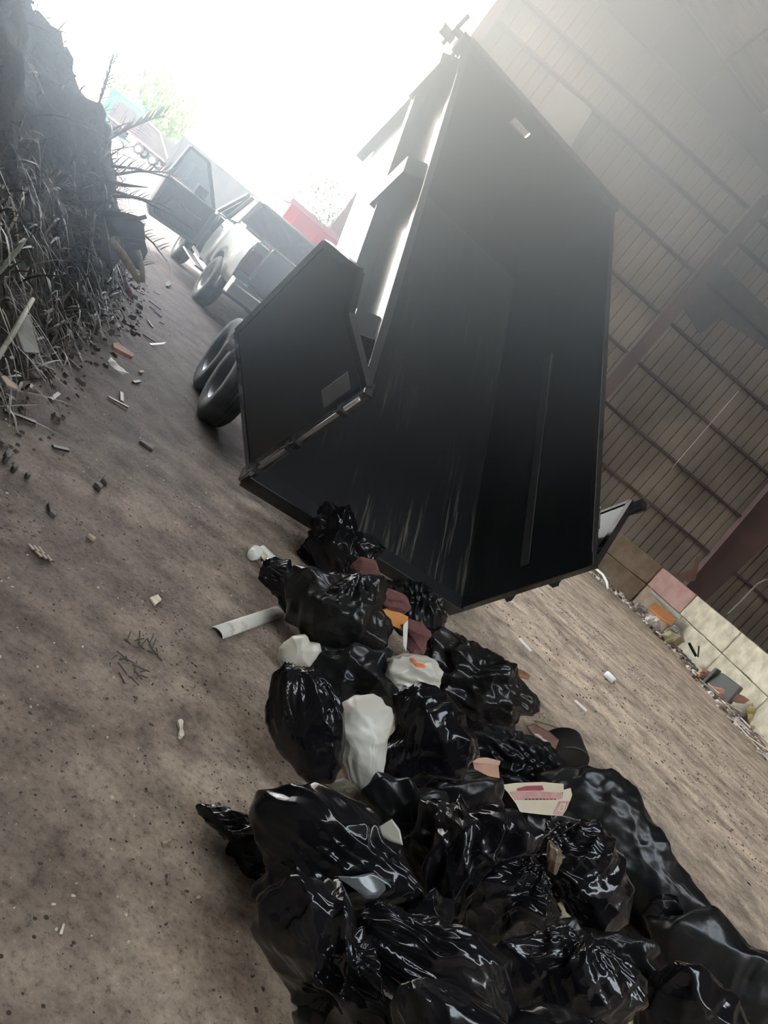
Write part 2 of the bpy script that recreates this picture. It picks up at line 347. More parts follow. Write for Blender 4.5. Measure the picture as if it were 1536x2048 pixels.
# ---------------------------------------------------------------- shared materials
BLK = mat('black_gloss_paint', (.010, .011, .012), .16, 0, .5, coat=1.0, rough2=.24, nscale=4)
BLKIN = mat('scuffed_black_steel', (.008, .009, .010), .35, 0, .4, rough2=.55, nscale=3)
RUB = mat('tyre_rubber', (.022, .021, .021), .75, 0, .3, col2=(.06, .055, .05), nscale=6, bump=.2, bscale=40)
DKM = mat('dark_metal', (.03, .03, .032), .4, .6, .5)
CHR = mat('chrome', (.6, .6, .6), .18, 1.0)
ALU = mat('aluminium', (.5, .5, .5), .35, 1.0)
def bed_floor_mat():
    M = bpy.data.materials.new('scratched_bed'); M.use_nodes = True; n = M.node_tree.nodes; l = M.node_tree.links; b = n['Principled BSDF']
    tc = n.new('ShaderNodeTexCoord'); m0 = n.new('ShaderNodeMapping'); l.new(tc.outputs['Object'], m0.inputs[0]); m0.inputs['Rotation'].default_value = (RAD(-39.85), 0, 0); mp = n.new('ShaderNodeMapping'); l.new(m0.outputs[0], mp.inputs[0]); mp.inputs['Scale'].default_value = (9, .35, 1)
    t = n.new('ShaderNodeTexNoise'); t.inputs['Scale'].default_value = 3.; t.inputs['Detail'].default_value = 7; t.inputs['Roughness'].default_value = .7; l.new(mp.outputs[0], t.inputs['Vector'])
    t2 = n.new('ShaderNodeTexNoise'); t2.inputs['Scale'].default_value = 1.1; t2.inputs['Detail'].default_value = 3; l.new(tc.outputs['Object'], t2.inputs['Vector'])
    r = n.new('ShaderNodeValToRGB'); e = r.color_ramp.elements; e[0].position = .54; e[1].position = .70; e[0].color = (0, 0, 0, 1); e[1].color = (1, 1, 1, 1); l.new(t.outputs[0], r.inputs[0])
    r2 = n.new('ShaderNodeValToRGB'); e = r2.color_ramp.elements; e[0].position = .42; e[1].position = .62; l.new(t2.outputs[0], r2.inputs[0])
    mm = n.new('ShaderNodeMath'); mm.operation = 'MULTIPLY'; l.new(r.outputs[0], mm.inputs[0]); l.new(r2.outputs[0], mm.inputs[1])
    x = n.new('ShaderNodeMix'); x.data_type = 'RGBA'; l.new(mm.outputs[0], x.inputs[0]); x.inputs[6].default_value = (.007, .008, .009, 1); x.inputs[7].default_value = (.17, .15, .12, 1)
    l.new(x.outputs[2], b.inputs['Base Color']); b.inputs['Roughness'].default_value = .42; b.inputs['Specular IOR Level'].default_value = .35
    bp = n.new('ShaderNodeBump'); bp.inputs['Strength'].default_value = .25; bp.inputs['Distance'].default_value = .01; l.new(t.outputs[0], bp.inputs['Height']); l.new(bp.outputs[0], b.inputs['Normal'])
    return M
BEDM = bed_floor_mat()
# ---------------------------------------------------------------- dump trailer, bed raised
PSI, PHI = RAD(-27.4), RAD(39.85)
HD = Vector((math.sin(PSI), math.cos(PSI), 0)); LT = Vector((math.cos(PSI), -math.sin(PSI), 0))
TA = Vector((-.873, 5.082, 0)); BZ = .213
TR = empty('dump_trailer', frame(TA, LT, HD, UP), 'black dump trailer with its bed tipped up and both rear doors swung open', 'trailer')
BW, BH_, BL = 2.07, 1.28, 4.22
BM = Matrix.Translation((0, 0, BZ)) @ Matrix.Rotation(PHI, 4, 'X')      # bed space -> trailer space
def bp_(b): return b.xf(BM)
b = MB(); b.box(0, BW, 0, BL, -.06, 0)
for i in range(12): b.box(.12, BW-.12, .15+i*.36, .21+i*.36, -.17, -.06)
b.box(.45, .55, .1, BL, -.3, -.17); b.box(BW-.55, BW-.45, .1, BL, -.3, -.17)
bedf = bp_(b).build('bed_floor', BEDM, TR)
# sides: sheet wall, square top tube, ledge rail, stake posts
def side(x0, sg):
    b = MB(); xo = x0+sg*.03
    b.box(min(x0, xo), max(x0, xo), 0, BL, 0, BH_-.04); w = bp_(b).build('side_wall', BLK, TR)
    b = MB(); b.box(min(x0, x0+sg*.06), max(x0, x0+sg*.06), 0, BL, BH_-.05, BH_); bp_(b).build('top_rail', BLK, TR, bevel=.006)
    b = MB(); b.box(min(xo, xo+sg*.14), max(xo, xo+sg*.14), .3 if sg < 0 else 0, BL-.15, .80, .86); bp_(b).build('ledge_rail', BLK, TR, bevel=.005)
    for y in (.47, 2.2, 3.86):
        b = MB(); b.prism([(min(xo, xo+sg*.17), .78), (max(xo, xo+sg*.17), .78), (xo+sg*.17, 1.18) if sg > 0 else (xo, 1.26), (xo, 1.26) if sg > 0 else (xo+sg*.17, 1.18)], 1, y-.05, y+.16)
        bp_(b).build('stake_pocket', BLK, TR, bevel=.004)
    for y in (.6, 1.53, 2.14, 2.74, 3.35, 3.95):
        b = MB(); P_ = [(xo+sg*.0, y-.035, .66), (xo+sg*.035, y-.03, .67), (xo+sg*.045, y, .675), (xo+sg*.035, y+.03, .67), (xo, y+.035, .66)]
        b.tube(P_, .007, 6); bp_(b).build('tarp_hook', DKM, TR, smooth=True)
side(0, -1); side(BW, 1)
b = MB(); b.box(BW-.02, BW-.008, .15, 2.5, .62, .70); bp_(b).build('side_strip', mat('dull_strip', (.05, .05, .045), .5, col2=(.03, .03, .03), nscale=5), TR, label='dull grey strip along the inside of the right side wall')
# headboard with a narrow see-through window at the top
b = MB(); y0, y1 = BL-.05, BL
b.box(0, BW, y0, y1, 0, 1.12); b.box(0, .70, y0, y1, 1.12, 1.2); b.box(.92, BW, y0, y1, 1.12, 1.2); b.box(0, BW, y0, y1, 1.2, BH_)
bp_(b).build('headboard', BLK, TR)
b = MB(); b.box(-.06, BW+.06, BL-.02, BL+.12, BH_-.02, BH_+.05); bp_(b).build('tarp_housing', BLK, TR, bevel=.01)
b = MB(); b.tube([(-.06, BL+.05, BH_+.0), (-.22, BL+.05, BH_+.0)], .035, 10); b.tube([(-.2, BL+.05, BH_-.16), (-.2, BL+.05, BH_+.16)], .02, 8)
b.box(-.3, -.16, BL+.0, BL+.10, BH_-.1, BH_-.04); b.box(-.14, -.06, BL-.1, BL+.02, BH_-.08, BH_+.07)
bp_(b).build('tarp_crank', DKM, TR)
b = MB(); b.add([(-.12, BL-.02, BH_-.1), (-.12, BL-1.0, BH_-.55), (-.08, BL-1.0, BH_-.55), (-.08, BL-.02, BH_-.1), (-.12, BL+.1, BH_+.0), (-.12, BL-1.02, BH_-.50), (-.08, BL-1.02, BH_-.50), (-.08, BL+.1, BH_)],
    [(0, 1, 2, 3), (4, 7, 6, 5), (0, 4, 5, 1), (3, 2, 6, 7), (0, 3, 7, 4), (1, 5, 6, 2)]); bp_(b).build('tarp_arm', BLK, TR)
b = MB(); b.box(-.10, .0, BL-.02, BL+.14, -.25, .86); bp_(b).build('front_post', BLK, TR, bevel=.006)
# rear sill with ragged dirty edge
b = MB(); b.box(-.02, BW+.02, -.07, .05, -.14, .012); bp_(b).build('rear_sill', BLKIN, TR, bevel=.005)
for x in (-.05, BW-.01):
    b = MB(); b.box(x, x+.06, -.05, .06, -.12, BH_+.02); bp_(b).build('corner_post', BLK, TR, bevel=.005)
BLKD = mat('satin_black_paint', (.012, .013, .014), .42, 0, .5, coat=.15)
# swung rear doors
def door(poly, hx, ang, mirror, name='rear_door'):
    sg = -1 if mirror else 1
    d = Vector((sg*math.cos(ang), math.sin(ang), 0)); nn = Vector((-d.y*sg, d.x*sg, 0))   # outward side
    o = Vector((hx, -.03, 0))
    def L(u, v, w=0): return o+d*u+Vector((0, 0, v))+nn*w
    b = MB(); b.slab([L(u, v) for u, v in poly], nn, .03); D = bp_(b).build(name, BLKD, TR)
    fr = MB(); n_ = len(poly)
    for i in range(n_):
        p, q = poly[i], poly[(i+1) % n_]
        fr.beam(L(*p, .015), L(*q, .015), .05, .05, up=nn)
    bp_(fr).build('door_frame', BLK, D)
    return L, D
L, D = door([(.03, .0), (1.07, .07), (1.09, 1.16), (.74, 1.40), (.54, 1.25), (.03, 1.29)], -.03, RAD(62), True)
b = MB(); b.tube([L(-.03, .05, -.03), L(-.03, 1.26, -.03)], .014, 8); bp_(b).build('hinge_bar', ALU, D, smooth=True, label='bright hinge bar along the open left door')
for v in (.15, .55, .62, 1.1):
    b = MB(); b.obox(L(-.03, v, -.03), Vector((1, 0, 0)), Vector((0, 1, 0)), UP, .03, .03, .02); b.tube([L(-.03, v, -.05), L(-.06, v, -.12)], .006, 6); bp_(b).build('hinge_knuckle', DKM, D)
b = MB(); b.obox(L(1.0, .0, -.02), Vector((1, 0, 0)), Vector((0, 1, 0)), UP, .03, .03, .03); bp_(b).build('latch', ALU, D)
b = MB(); b.slab([L(.05, .96, -.05), L(.16, .96, -.05), L(.16, 1.22, -.05), L(.05, 1.22, -.05)], Vector((0, -1, 0)), .006); bp_(b).build('latch_plate', ALU, D)
L, D = door([(.03, .0), (.92, .0), (.92, 1.27), (.03, 1.27)], BW+.04, RAD(62), False)
for v in (.4, .85):
    b = MB(); b.beam(L(.05, v, -.05), L(.88, v, -.05), .06, .05); bp_(b).build('door_rib', BLK, D)
b = MB(); b.tube([L(.86, .1, -.04), L(.86, 1.36, -.04)], .018, 8); b.obox(L(.88, 1.33, -.02), Vector((1, 0, 0)), Vector((0, 1, 0)), UP, .035, .035, .045); bp_(b).build('cam_bar', DKM, D)
b = MB(); b.tube([L(.2, 1.2, .05), L(.28, 1.24, .08), L(.3, 1.18, .08), L(.24, 1.12, .06)], .012, 6); bp_(b).build('door_hook', DKM, D)
# chassis
b = MB(); b.box(.38, .48, .98, 5.3, .42, .58); b.box(BW-.48, BW-.38, .98, 5.3, .42, .58)
for y in (.98, 1.7, 2.6, 3.8, 5.2): b.box(.38, BW-.38, y, y+.1, .44, .56)
b.build('chassis', BLK, TR, bevel=.006)
b = MB(); b.beam((.43, 5.2, .5), (BW/2, 6.75, .5), .1, .12); b.beam((BW-.43, 5.2, .5), (BW/2, 6.75, .5), .1, .12); b.box(BW/2-.06, BW/2+.06, 6.6, 7.0, .46, .58); b.build('tongue', mat('grey_frame', (.25, .25, .24), .4, .5), TR, bevel=.005)
b = MB(); b.box(.55, 1.5, 5.25, 5.85, .58, 1.0); tb = b.build('pump_box', BLK, TR, bevel=.02)
b = MB(); b.box(.6, .64, 5.1, 5.2, .5, 1.35); b.box(.62, .64, 5.05, 5.2, .6, 1.3); b.build('sign_post', ALU, TR)
for y, z in ((1.5, 1.2),):
    b = MB(); b.beam((BW/2-.2, 2.2, .5), (BW/2-.2, 3.3, 2.15), .09, .09); b.beam((BW/2+.2, 2.2, .5), (BW/2+.2, 3.3, 2.15), .09, .09); b.beam((BW/2, 4.2, .5), (BW/2, 2.9, 1.95), .14, .14); b.build('hoist_arm', BLK, TR)
b = MB(); b.tube([(BW/2, 3.9, .55), (BW/2, 3.1, 2.1)], .05, 12); b.build('hoist_cylinder', CHR, TR, smooth=True)
def wheel(parent, c, R_, w, rim, ax=Vector((-1, 0, 0)), rimM=None, hubM=None, nm='wheel'):
    c = Vector(c)
    pr = [(rim, -w/2+.02), (rim+.02, -w/2), (R_-.05, -w/2-.004), (R_-.015, -w/2+.02), (R_, -w/2+.045)]
    g = 4; 
    for i in range(g):
        x = -w/2+.05+(w-.1)*(i+.5)/g
        pr += [(R_, x-.02), (R_-.01, x-.012), (R_-.01, x-.004), (R_, x+.002)]
    pr += [(R_, w/2-.045), (R_-.015, w/2-.02), (R_-.05, w/2+.004), (rim+.02, w/2), (rim, w/2-.02)]
    t = MB().lathe(pr, c, ax, 40).build('tyre' if nm == 'wheel' else nm, RUB, parent, smooth=True)
    d = MB().lathe([(.001, w*.12), (.05, w*.14), (.11, w*.10), (rim*.72, w*.02), (rim*.8, w*.1), (rim-.02, w*.30), (rim+.002, w*.44), (rim+.012, w*.46), (rim+.012, -w*.46), (rim-.02, -w*.4), (.001, -w*.4)], c, ax, 32)
    rm = d.build('rim', rimM or DKM, t, smooth=True)
    h = MB().lathe([(.001, w*.30), (.03, w*.30), (.042, w*.26), (.045, w*.12), (.07, w*.11), (.075, w*.1)], c, ax, 20)
    u = ax.orthogonal().normalized(); v = ax.cross(u)
    for i in range(6):
        a = i*math.pi/3; p = c+(u*math.cos(a)+v*math.sin(a))*.075; h.tube([p+ax*(w*.06), p+ax*(w*.17)], .01, 6)
    h.build('hub', hubM or CHR, t, smooth=False)
    return t
for y in (1.42, 2.33):
    for x, ax in ((-.17, Vector((-1, 0, 0))), (BW+.17, Vector((1, 0, 0)))): wheel(TR, (x, y, .395), .395, .235, .21, ax)
b = MB(); b.tube([(-.1, 1.42, .395), (BW+.1, 1.42, .395)], .04, 10); b.tube([(-.1, 2.33, .395), (BW+.1, 2.33, .395)], .04, 10); b.build('axle', DKM, TR)

# ---------------------------------------------------------------- pickup
PKH = RAD(-33); ph = Vector((math.sin(PKH), math.cos(PKH), 0)); pl = Vector((math.cos(PKH), -math.sin(PKH), 0))
PK = empty('pickup_truck', frame(Vector((-4.62, 12.35, 0)), pl, ph, UP), 'grey-beige pickup truck hitched to the trailer, left front door wide open', 'truck')
PKM = mat('grey_paint', (.13, .135, .115), .42, 0, .5, coat=.3)
GLS = mat('dark_glass', (.015, .02, .025), .03, 0, .6, coat=1)
CLR = bpy.data.materials.new('clear_glass'); CLR.use_nodes = True
n = CLR.node_tree.nodes; l = CLR.node_tree.links; l.new; 
gl = n.new('ShaderNodeBsdfGlossy'); gl.inputs['Roughness'].default_value = .02; tp = n.new('ShaderNodeBsdfTransparent'); tp.inputs[0].default_value = (.62, .68, .72, 1); mx = n.new('ShaderNodeMixShader'); mx.inputs[0].default_value = .08
l.new(tp.outputs[0], mx.inputs[1]); l.new(gl.outputs[0], mx.inputs[2]); l.new(mx.outputs[0], n['Material Output'].inputs[0])
TRIM = mat('dark_trim', (.03, .032, .035), .5, col2=(.045, .047, .05), nscale=5)
WBR = 3.76; PW = 2.0
def arch(y0, y1, zb, zt_, cy, r, zc):
    """side profile with a wheel arch cut out, as a strip of quads"""
    pts = []; 
    ys = [y0]+[cy-r]+[cy-r*math.cos(a*math.pi/12) for a in range(1, 12)]+[cy+r]+[y1]
    return ys
def side_panel(x0, x1, y0, y1, zbot, ztop, cys, r=.50, zc=.42):
    b = MB(); ys = sorted(set([round(y0+(y1-y0)*i/40, 4) for i in range(41)]+[round(c-r+.001, 4) for c in cys]+[round(c+r-.001, 4) for c in cys]))
    def low(y):
        z = zbot
        for c in cys:
            if abs(y-c) < r: z = max(z, zc+math.sqrt(r*r-(y-c)**2))
        return z
    def zt2(y): return ztop(y) if callable(ztop) else ztop
    sec = []
    for y in ys:
        zl, zt_ = low(y), zt2(y); fl = 0
        for c in cys:
            if abs(y-c) < r+.18: fl = max(fl, .05*min(1, (r+.18-abs(y-c))/.18))
        row = []
        for q in (0, .25, .5, .75, .93, 1):
            z = zl+(zt_-zl)*q; bul = .035*math.sin(math.pi*min(1, max(0, (z-zbot)/(zt_-zbot))))+fl*max(0, 1-abs(z-.85)/.5)-(.05 if q == 1 else (.012 if q > .9 else 0))
            row.append((z, bul))
        sec.append(row)
    sg = -1 if x0 < x1 else 1; n_ = 6; v = []; f = []
    for y, row in zip(ys, sec):
        for z, bu in row: v.append((x0+sg*bu, y, z))
    for y, row in zip(ys, sec):
        for z, bu in row: v.append((x1, y, z))
    N = len(ys)*n_
    for i in range(len(ys)-1):
        for j in range(n_-1):
            a = i*n_+j; f += [(a, a+1, a+n_+1, a+n_), (N+a, N+a+n_, N+a+n_+1, N+a+1)]
        a = i*n_+n_-1; f.append((a, N+a, N+a+n_, a+n_)); a = i*n_; f.append((a, a+n_, N+a+n_, N+a))
    for i in (0, len(ys)-1):
        for j in range(n_-1): a = i*n_+j; f.append((a, N+a, N+a+1, a+1))
    b.add(v, f); return b
for x0, x1 in ((0, .07), (PW, PW-.07)):
    side_panel(x0, x1, -1.12, .82, .62, 1.42, [0]).build('bed_side', PKM, PK, smooth=RAD(35))
    b = MB().tube([(x0+(.02 if x0 == 0 else -.02), y, z) for y, z in [(-.5*math.cos(a*math.pi/14)*1.03, .42+.515*math.sin(a*math.pi/14)) for a in range(0, 15)]], .03, 6); b.build('wheel_arch_lip', PKM, PK, smooth=True)
b = MB(); b.box(.07, PW-.07, -1.05, .82, .82, .86); b.build('bed_floor', TRIM, PK)
b = MB(); b.box(.07, PW-.07, .76, .82, .86, 1.38); b.build('bulkhead', PKM, PK)
b = MB(); b.prism([(-1.13, .82), (-1.16, .95), (-1.15, 1.36), (-1.13, 1.43), (-1.07, 1.43), (-1.06, .82)], 0, .26, PW-.26); tg = b.build('tailgate', PKM, PK, bevel=.008)
b = MB(); b.box(.85, 1.15, -1.175, -1.15, 1.22, 1.3); b.build('tailgate_handle', DKM, tg)
b = MB(); b.box(.27, PW-.27, -1.13, -1.08, 1.425, 1.445); b.build('tailgate_cap', TRIM, tg)
REDL = mat('tail_lamp_red', (.16, .03, .04), .15, 0, .5, coat=1)
for x0, x1 in ((-.02, .23), (PW-.23, PW+.02)):
    b = MB(); b.box(x0+.02, x1, -1.145, -1.05, .62, 1.40); b.build('rear_pillar', PKM, PK, bevel=.02)
    b = MB(); b.box(x0+.03, x1-.03, -1.17, -1.12, .90, 1.27); b.build('tail_light', REDL, PK, bevel=.02, label='dark red tail light')
b = MB(); b.prism([(-1.42, .52), (-1.42, .72), (-1.36, .78), (-1.14, .78), (-1.14, .5)], 0, -.02, PW+.02); bmp = b.build('rear_bumper', mat('bumper_chrome', (.42, .42, .41), .28, .9), PK, bevel=.02)
b = MB(); b.box(.2, PW-.2, -1.40, -1.18, .775, .795); b.build('step_pad', TRIM, bmp)
b = MB(); b.box(.8, 1.2, -1.43, -1.41, .56, .70); b.build('number_plate', mat('plate', (.5, .5, .5), .5), bmp)
b = MB(); b.box(PW/2-.04, PW/2+.04, -1.6, -1.1, .42, .5); b.build('hitch', DKM, PK)
# toolbox of tread plate across the bed
TPL = bpy.data.materials.new('tread_plate'); TPL.use_nodes = True; n = TPL.node_tree.nodes; l = TPL.node_tree.links; bb = n['Principled BSDF']
bb.inputs['Base Color'].default_value = (.42, .38, .30, 1); bb.inputs['Metallic'].default_value = .9; bb.inputs['Roughness'].default_value = .38
tc = n.new('ShaderNodeTexCoord'); ck = n.new('ShaderNodeTexVoronoi'); ck.inputs['Scale'].default_value = 22; l.new(tc.outputs['Object'], ck.inputs['Vector']); bpn = n.new('ShaderNodeBump'); bpn.inputs['Strength'].default_value = 1; bpn.inputs['Distance'].default_value = .02; l.new(ck.outputs['Distance'], bpn.inputs['Height']); l.new(bpn.outputs[0], bb.inputs['Normal'])
b = MB(); b.box(.05, PW-.05, .22, .74, 1.08, 1.44); tbx = b.build('toolbox', TPL, PK, bevel=.012)
b = MB(); b.box(.04, PW-.04, .20, .75, 1.44, 1.47); b.build('toolbox_lid', TPL, tbx)
# cab lower body, hood, roof
def ringloft(stn, name, M, parent, sm=True):
    b = MB(); v = []; f = []; n_ = len(stn[0][1])
    for y, pts in stn: v += [(x, y, z) for x, z in pts]
    for i in range(len(stn)-1):
        for j in range(n_): f.append((i*n_+j, i*n_+(j+1) % n_, (i+1)*n_+(j+1) % n_, (i+1)*n_+j))
    f.append(tuple(range(n_))); f.append(tuple(range((len(stn)-1)*n_, len(stn)*n_))[::-1])
    return b.add(v, f).build(name, M, parent, smooth=RAD(40) if sm else False)
def low(z1, ins=0): return [(.02+ins, .5), (-.01+ins, .75), (.0+ins, 1.0), (.05+ins, z1-.02), (.12+ins, z1), (PW-.12-ins, z1), (PW-.05-ins, z1-.02), (PW-ins, 1.0), (PW+.01-ins, .75), (PW-.02-ins, .5)]
ringloft([(.86, low(1.36)), (1.9, low(1.35))], 'rear_cab_body', PKM, PK)
side_panel(0, .1, 3.05, 4.72, .55, lambda y: 1.27-.05*max(0, y-3.9), [WBR]).build('front_wing', PKM, PK, smooth=RAD(35))
side_panel(PW, PW-.1, 3.05, 4.72, .55, lambda y: 1.27-.05*max(0, y-3.9), [WBR]).build('front_wing', PKM, PK, smooth=RAD(35))
b = MB(); b.prism([(3.0, 1.30), (3.05, 1.34), (4.2, 1.29), (4.72, 1.16), (4.75, .55), (4.6, .5), (4.6, 1.05), (4.2, 1.2), (3.05, 1.2)], 0, .08, PW-.08); b.build('hood', PKM, PK, bevel=.02)
b = MB(); b.box(.0, PW, 4.72, 4.9, .45, .72); b.build('front_bumper', CHR, PK, bevel=.03)
b = MB(); b.box(.05, PW-.02, 1.9, 3.05, .45, .52); b.box(PW-.06, PW, 1.9, 3.05, .5, 1.35); b.box(.1, PW-.06, 2.95, 3.05, .5, 1.32); b.build('front_cab_body', PKM, PK)
b = MB(); b.box(.2, .95, 2.0, 2.55, .62, .85); b.box(.2, .95, 1.95, 2.1, .85, 1.45); b.box(.38, .75, 1.97, 2.07, 1.45, 1.66); b.build('driver_seat', TRIM, PK, bevel=.04)
b = MB(); b.box(.12, PW-.1, 2.75, 2.98, .95, 1.33); b.build('dashboard', TRIM, PK, bevel=.03)
b = MB(); b.lathe([(.18, -.012), (.19, 0), (.18, .012), (.17, 0), (.18, -.012)], (.55, 2.62, 1.22), (0, -1, .35), 24); b.build('steering_wheel', DKM, PK)
# greenhouse: pillars and roof, glass between
rt = 1.95
def green(xs, y): return (xs, y)
b = MB(); v = []
b.add([(.22, 1.10, rt-.03), (PW-.22, 1.10, rt-.03), (PW-.24, 2.35, rt-.02), (.24, 2.35, rt-.02), (.30, 1.14, rt+.02), (PW-.30, 1.14, rt+.02), (PW-.32, 2.3, rt+.02), (.32, 2.3, rt+.02)],
      [(0, 1, 2, 3), (4, 7, 6, 5), (0, 4, 5, 1), (1, 5, 6, 2), (2, 6, 7, 3), (3, 7, 4, 0)]); b.build('roof', PKM, PK, smooth=RAD(50), bevel=.012)
for x, xr in ((.07, .22), (PW-.07, PW-.22)):
    for y, yr, w_ in ((.90, 1.12, .09), (1.93, 1.85, .10), (3.05, 2.34, .07)):
        b = MB(); b.beam((x, y, 1.34), (xr, yr, rt-.02), w_, .065); b.build('pillar', PKM, PK, bevel=.01)
b = MB(); b.slab([(.13, .90, 1.37), (PW-.13, .90, 1.37), (PW-.27, 1.105, rt-.04), (.27, 1.105, rt-.04)], (0, 1, -.3), .012); b.build('rear_window', GLS, PK, label='dark rear cab window')
b = MB(); b.slab([(.12, 3.0, 1.34), (PW-.12, 3.0, 1.34), (PW-.26, 2.36, rt-.03), (.26, 2.36, rt-.03)], (0, -1, -.3), .01); b.build('windscreen', GLS, PK)
for sx in (0, 1):
    X = lambda x: x if sx == 0 else PW-x
    b = MB(); b.slab([(X(.07), .98, 1.36), (X(.07), 1.88, 1.36), (X(.205), 1.82, rt-.05), (X(.205), 1.17, rt-.05)], (1 if sx == 0 else -1, 0, 0), .01); b.build('side_window', GLS, PK)
b = MB(); b.slab([(PW-.07, 1.98, 1.36), (PW-.07, 2.95, 1.36), (PW-.205, 2.35, rt-.05), (PW-.205, 1.92, rt-.05)], (-1, 0, 0), .01); b.build('side_window', GLS, PK)
b = MB(); b.tube([(-.02, 1.35, 1.18), (-.05, 1.38, 1.19), (-.05, 1.50, 1.19), (-.02, 1.53, 1.18)], .012, 8); b.build('door_handle', CHR, PK)
b = MB(); b.box(-.12, .08, 1.0, 2.9, .36, .40); b.build('running_board', mat('step_steel', (.35, .35, .33), .35, .7), PK, bevel=.015)
# the open driver's door: hinge at (0,3.02); swings out towards the front
DA = RAD(68); hx, hy = -.02, 3.02
dd = Vector((-math.sin(DA), -math.cos(DA), 0)); dn = Vector((math.cos(DA), -math.sin(DA), 0))   # along the door / towards cab side (inner face)
def DL(u, z, w=0): return Vector((hx, hy, 0))+dd*u+UP*z+dn*w
b = MB(); DWd = 1.18
b.slab([DL(0, .52), DL(DWd-.12, .50), DL(DWd, .62), DL(DWd+.02, 1.30), DL(0, 1.32)], dn, .10)
drr = b.build('front_door', PKM, PK, bevel=.012)
b = MB(); pl_ = [DL(.02, 1.30, .04), DL(.62, 1.93, -.02), DL(1.08, 1.93, -.02), DL(1.17, 1.30, .04)]
for i in range(3): b.beam(pl_[i], pl_[i+1], .06, .06, up=dn)
b.build('window_frame', TRIM, drr, bevel=.008)
b = MB(); b.slab([DL(.08, 1.31, .05), DL(.63, 1.90, 0), DL(1.06, 1.90, 0), DL(1.13, 1.31, .05)], dn, .006); b.build('door_glass', CLR, drr)
b = MB(); b.slab([DL(.06, .60, .10), DL(DWd-.16, .58, .10), DL(DWd-.08, .70, .10), DL(DWd-.06, 1.28, .10), DL(.06, 1.30, .10)], dn, .03); b.build('door_panel', TRIM, drr, bevel=.01)
b = MB(); b.tube([DL(.2, 1.0, .15), DL(.3, .98, .19), DL(.6, .98, .19), DL(.7, 1.02, .15)], .02, 8); b.build('arm_rest', TRIM, drr)
b = MB(); c0 = DL(.30, 1.38, -.22); b.obox(c0, dd, dn, UP, .13, .05, .13); b.tube([DL(.15, 1.3, -.03), c0], .02, 6); b.build('wing_mirror', DKM, drr, bevel=.03)
b = MB(); b.tube([(-.03, y, 1.30) for y in (1.0, 1.88)], .008, 6); b.build('window_trim', CHR, PK)
for y in (0, WBR):
    for x, ax in ((.06, Vector((-1, 0, 0))), (PW-.06, Vector((1, 0, 0)))):
        wheel(PK, (x, y, .42), .42, .28, .24, ax, mat('rim_silver', (.35, .34, .32), .35, .8), CHR)
b = MB(); b.tube([(.1, 0, .42), (PW-.1, 0, .42)], .06, 10); b.lathe([(.0, -.1), (.14, -.08), (.16, 0), (.14, .08), (0, .1)], (PW/2, 0, .42), (0, 1, 0), 16); b.box(.5, .6, -1.1, 4.5, .5, .62); b.box(PW-.6, PW-.5, -1.1, 4.5, .5, .62); b.build('underframe', DKM, PK)
b = MB(); b.tube([(.7, -1.0, 1.40), (.7, .2, 1.40)], .01, 4)

# ---------------------------------------------------------------- far yard
def hv(a): return Vector((math.sin(a), math.cos(a), 0)), Vector((math.cos(a), -math.sin(a), 0))
RUST = mat('weathered_tub', (.045, .037, .036), .7, 0, .3, col2=(.075, .06, .058), nscale=1.5)
WHT = mat('white_paint', (.75, .75, .73), .4)
def semi(name, loc, ang, Lb, M, label, cat):
    f_, s_ = hv(ang)
    T = empty(name, frame(loc, f_, -s_, UP), label, cat)     # local x = length, y = towards the left side, z up
    b = MB(); b.prism([(-Lb/2, 1.25), (Lb/2, 1.25), (Lb/2, 2.9), (Lb/2-1.2, 3.15), (-Lb/2+.6, 2.95), (-Lb/2, 2.7)], 1, -1.2, 1.2); body = b.build('tub', M, T)
    for i in range(13):
        b = MB(); x = -Lb/2+.3+i*(Lb-.6)/12
        for y in (-1.25, 1.2): b.box(x-.05, x+.05, y, y+.05, 1.25, 2.75)
        b.build('rib', M, body)
    b = MB(); b.box(-Lb/2, Lb/2, -1.15, 1.15, 1.05, 1.25); b.build('frame', mat('frame_red', (.35, .10, .09), .5), T)
    b = MB(); 
    for x in (-Lb*.42, -Lb*.3, -Lb*.1, .0, Lb*.2): b.box(x, x+.35, -1.22, -1.2, 1.08, 1.16); b.box(x, x+.35, 1.2, 1.22, 1.08, 1.16)
    b.build('marker', WHT, T)
    for x in (-Lb*.16, -Lb*.02):
        for y, ax in ((-1.0, Vector((0, -1, 0))), (1.0, Vector((0, 1, 0)))):
            wheel(T, (x, y, .5), .5, .3, .28, ax, WHT, ALU)
    b = MB(); b.box(-Lb*.45, -Lb*.3, -1.1, 1.1, .35, 1.0); b.build('tank', DKM, T, bevel=.1)
    b = MB(); b.box(-Lb*.28, -Lb*.2, -1.22, 1.2, .5, 1.05); b.build('mud_flap', WHT, T)
    b = MB(); b.tube([(Lb*.12, -1.26, 1.15), (-Lb*.08, -1.28, 2.95), (-Lb*.2, -1.2, 3.1)], .08, 8); b.build('tarp_arm', WHT, T)
    b = MB(); b.tube([(-.1, 0, .5), (.1, 0, .5)], .05, 6); b.box(-Lb*.5, Lb*.45, -.5, .5, .85, 1.05); b.build('chassis', DKM, T)
    return T
YAW = RAD(60)
fl = atz(262, 330)
semi('semi_trailer', Vector((-38.8, 75, 0)), RAD(80), 11.5, RUST, 'weathered brown dump semi-trailer with white wheels parked across the far yard', 'semi-trailer')
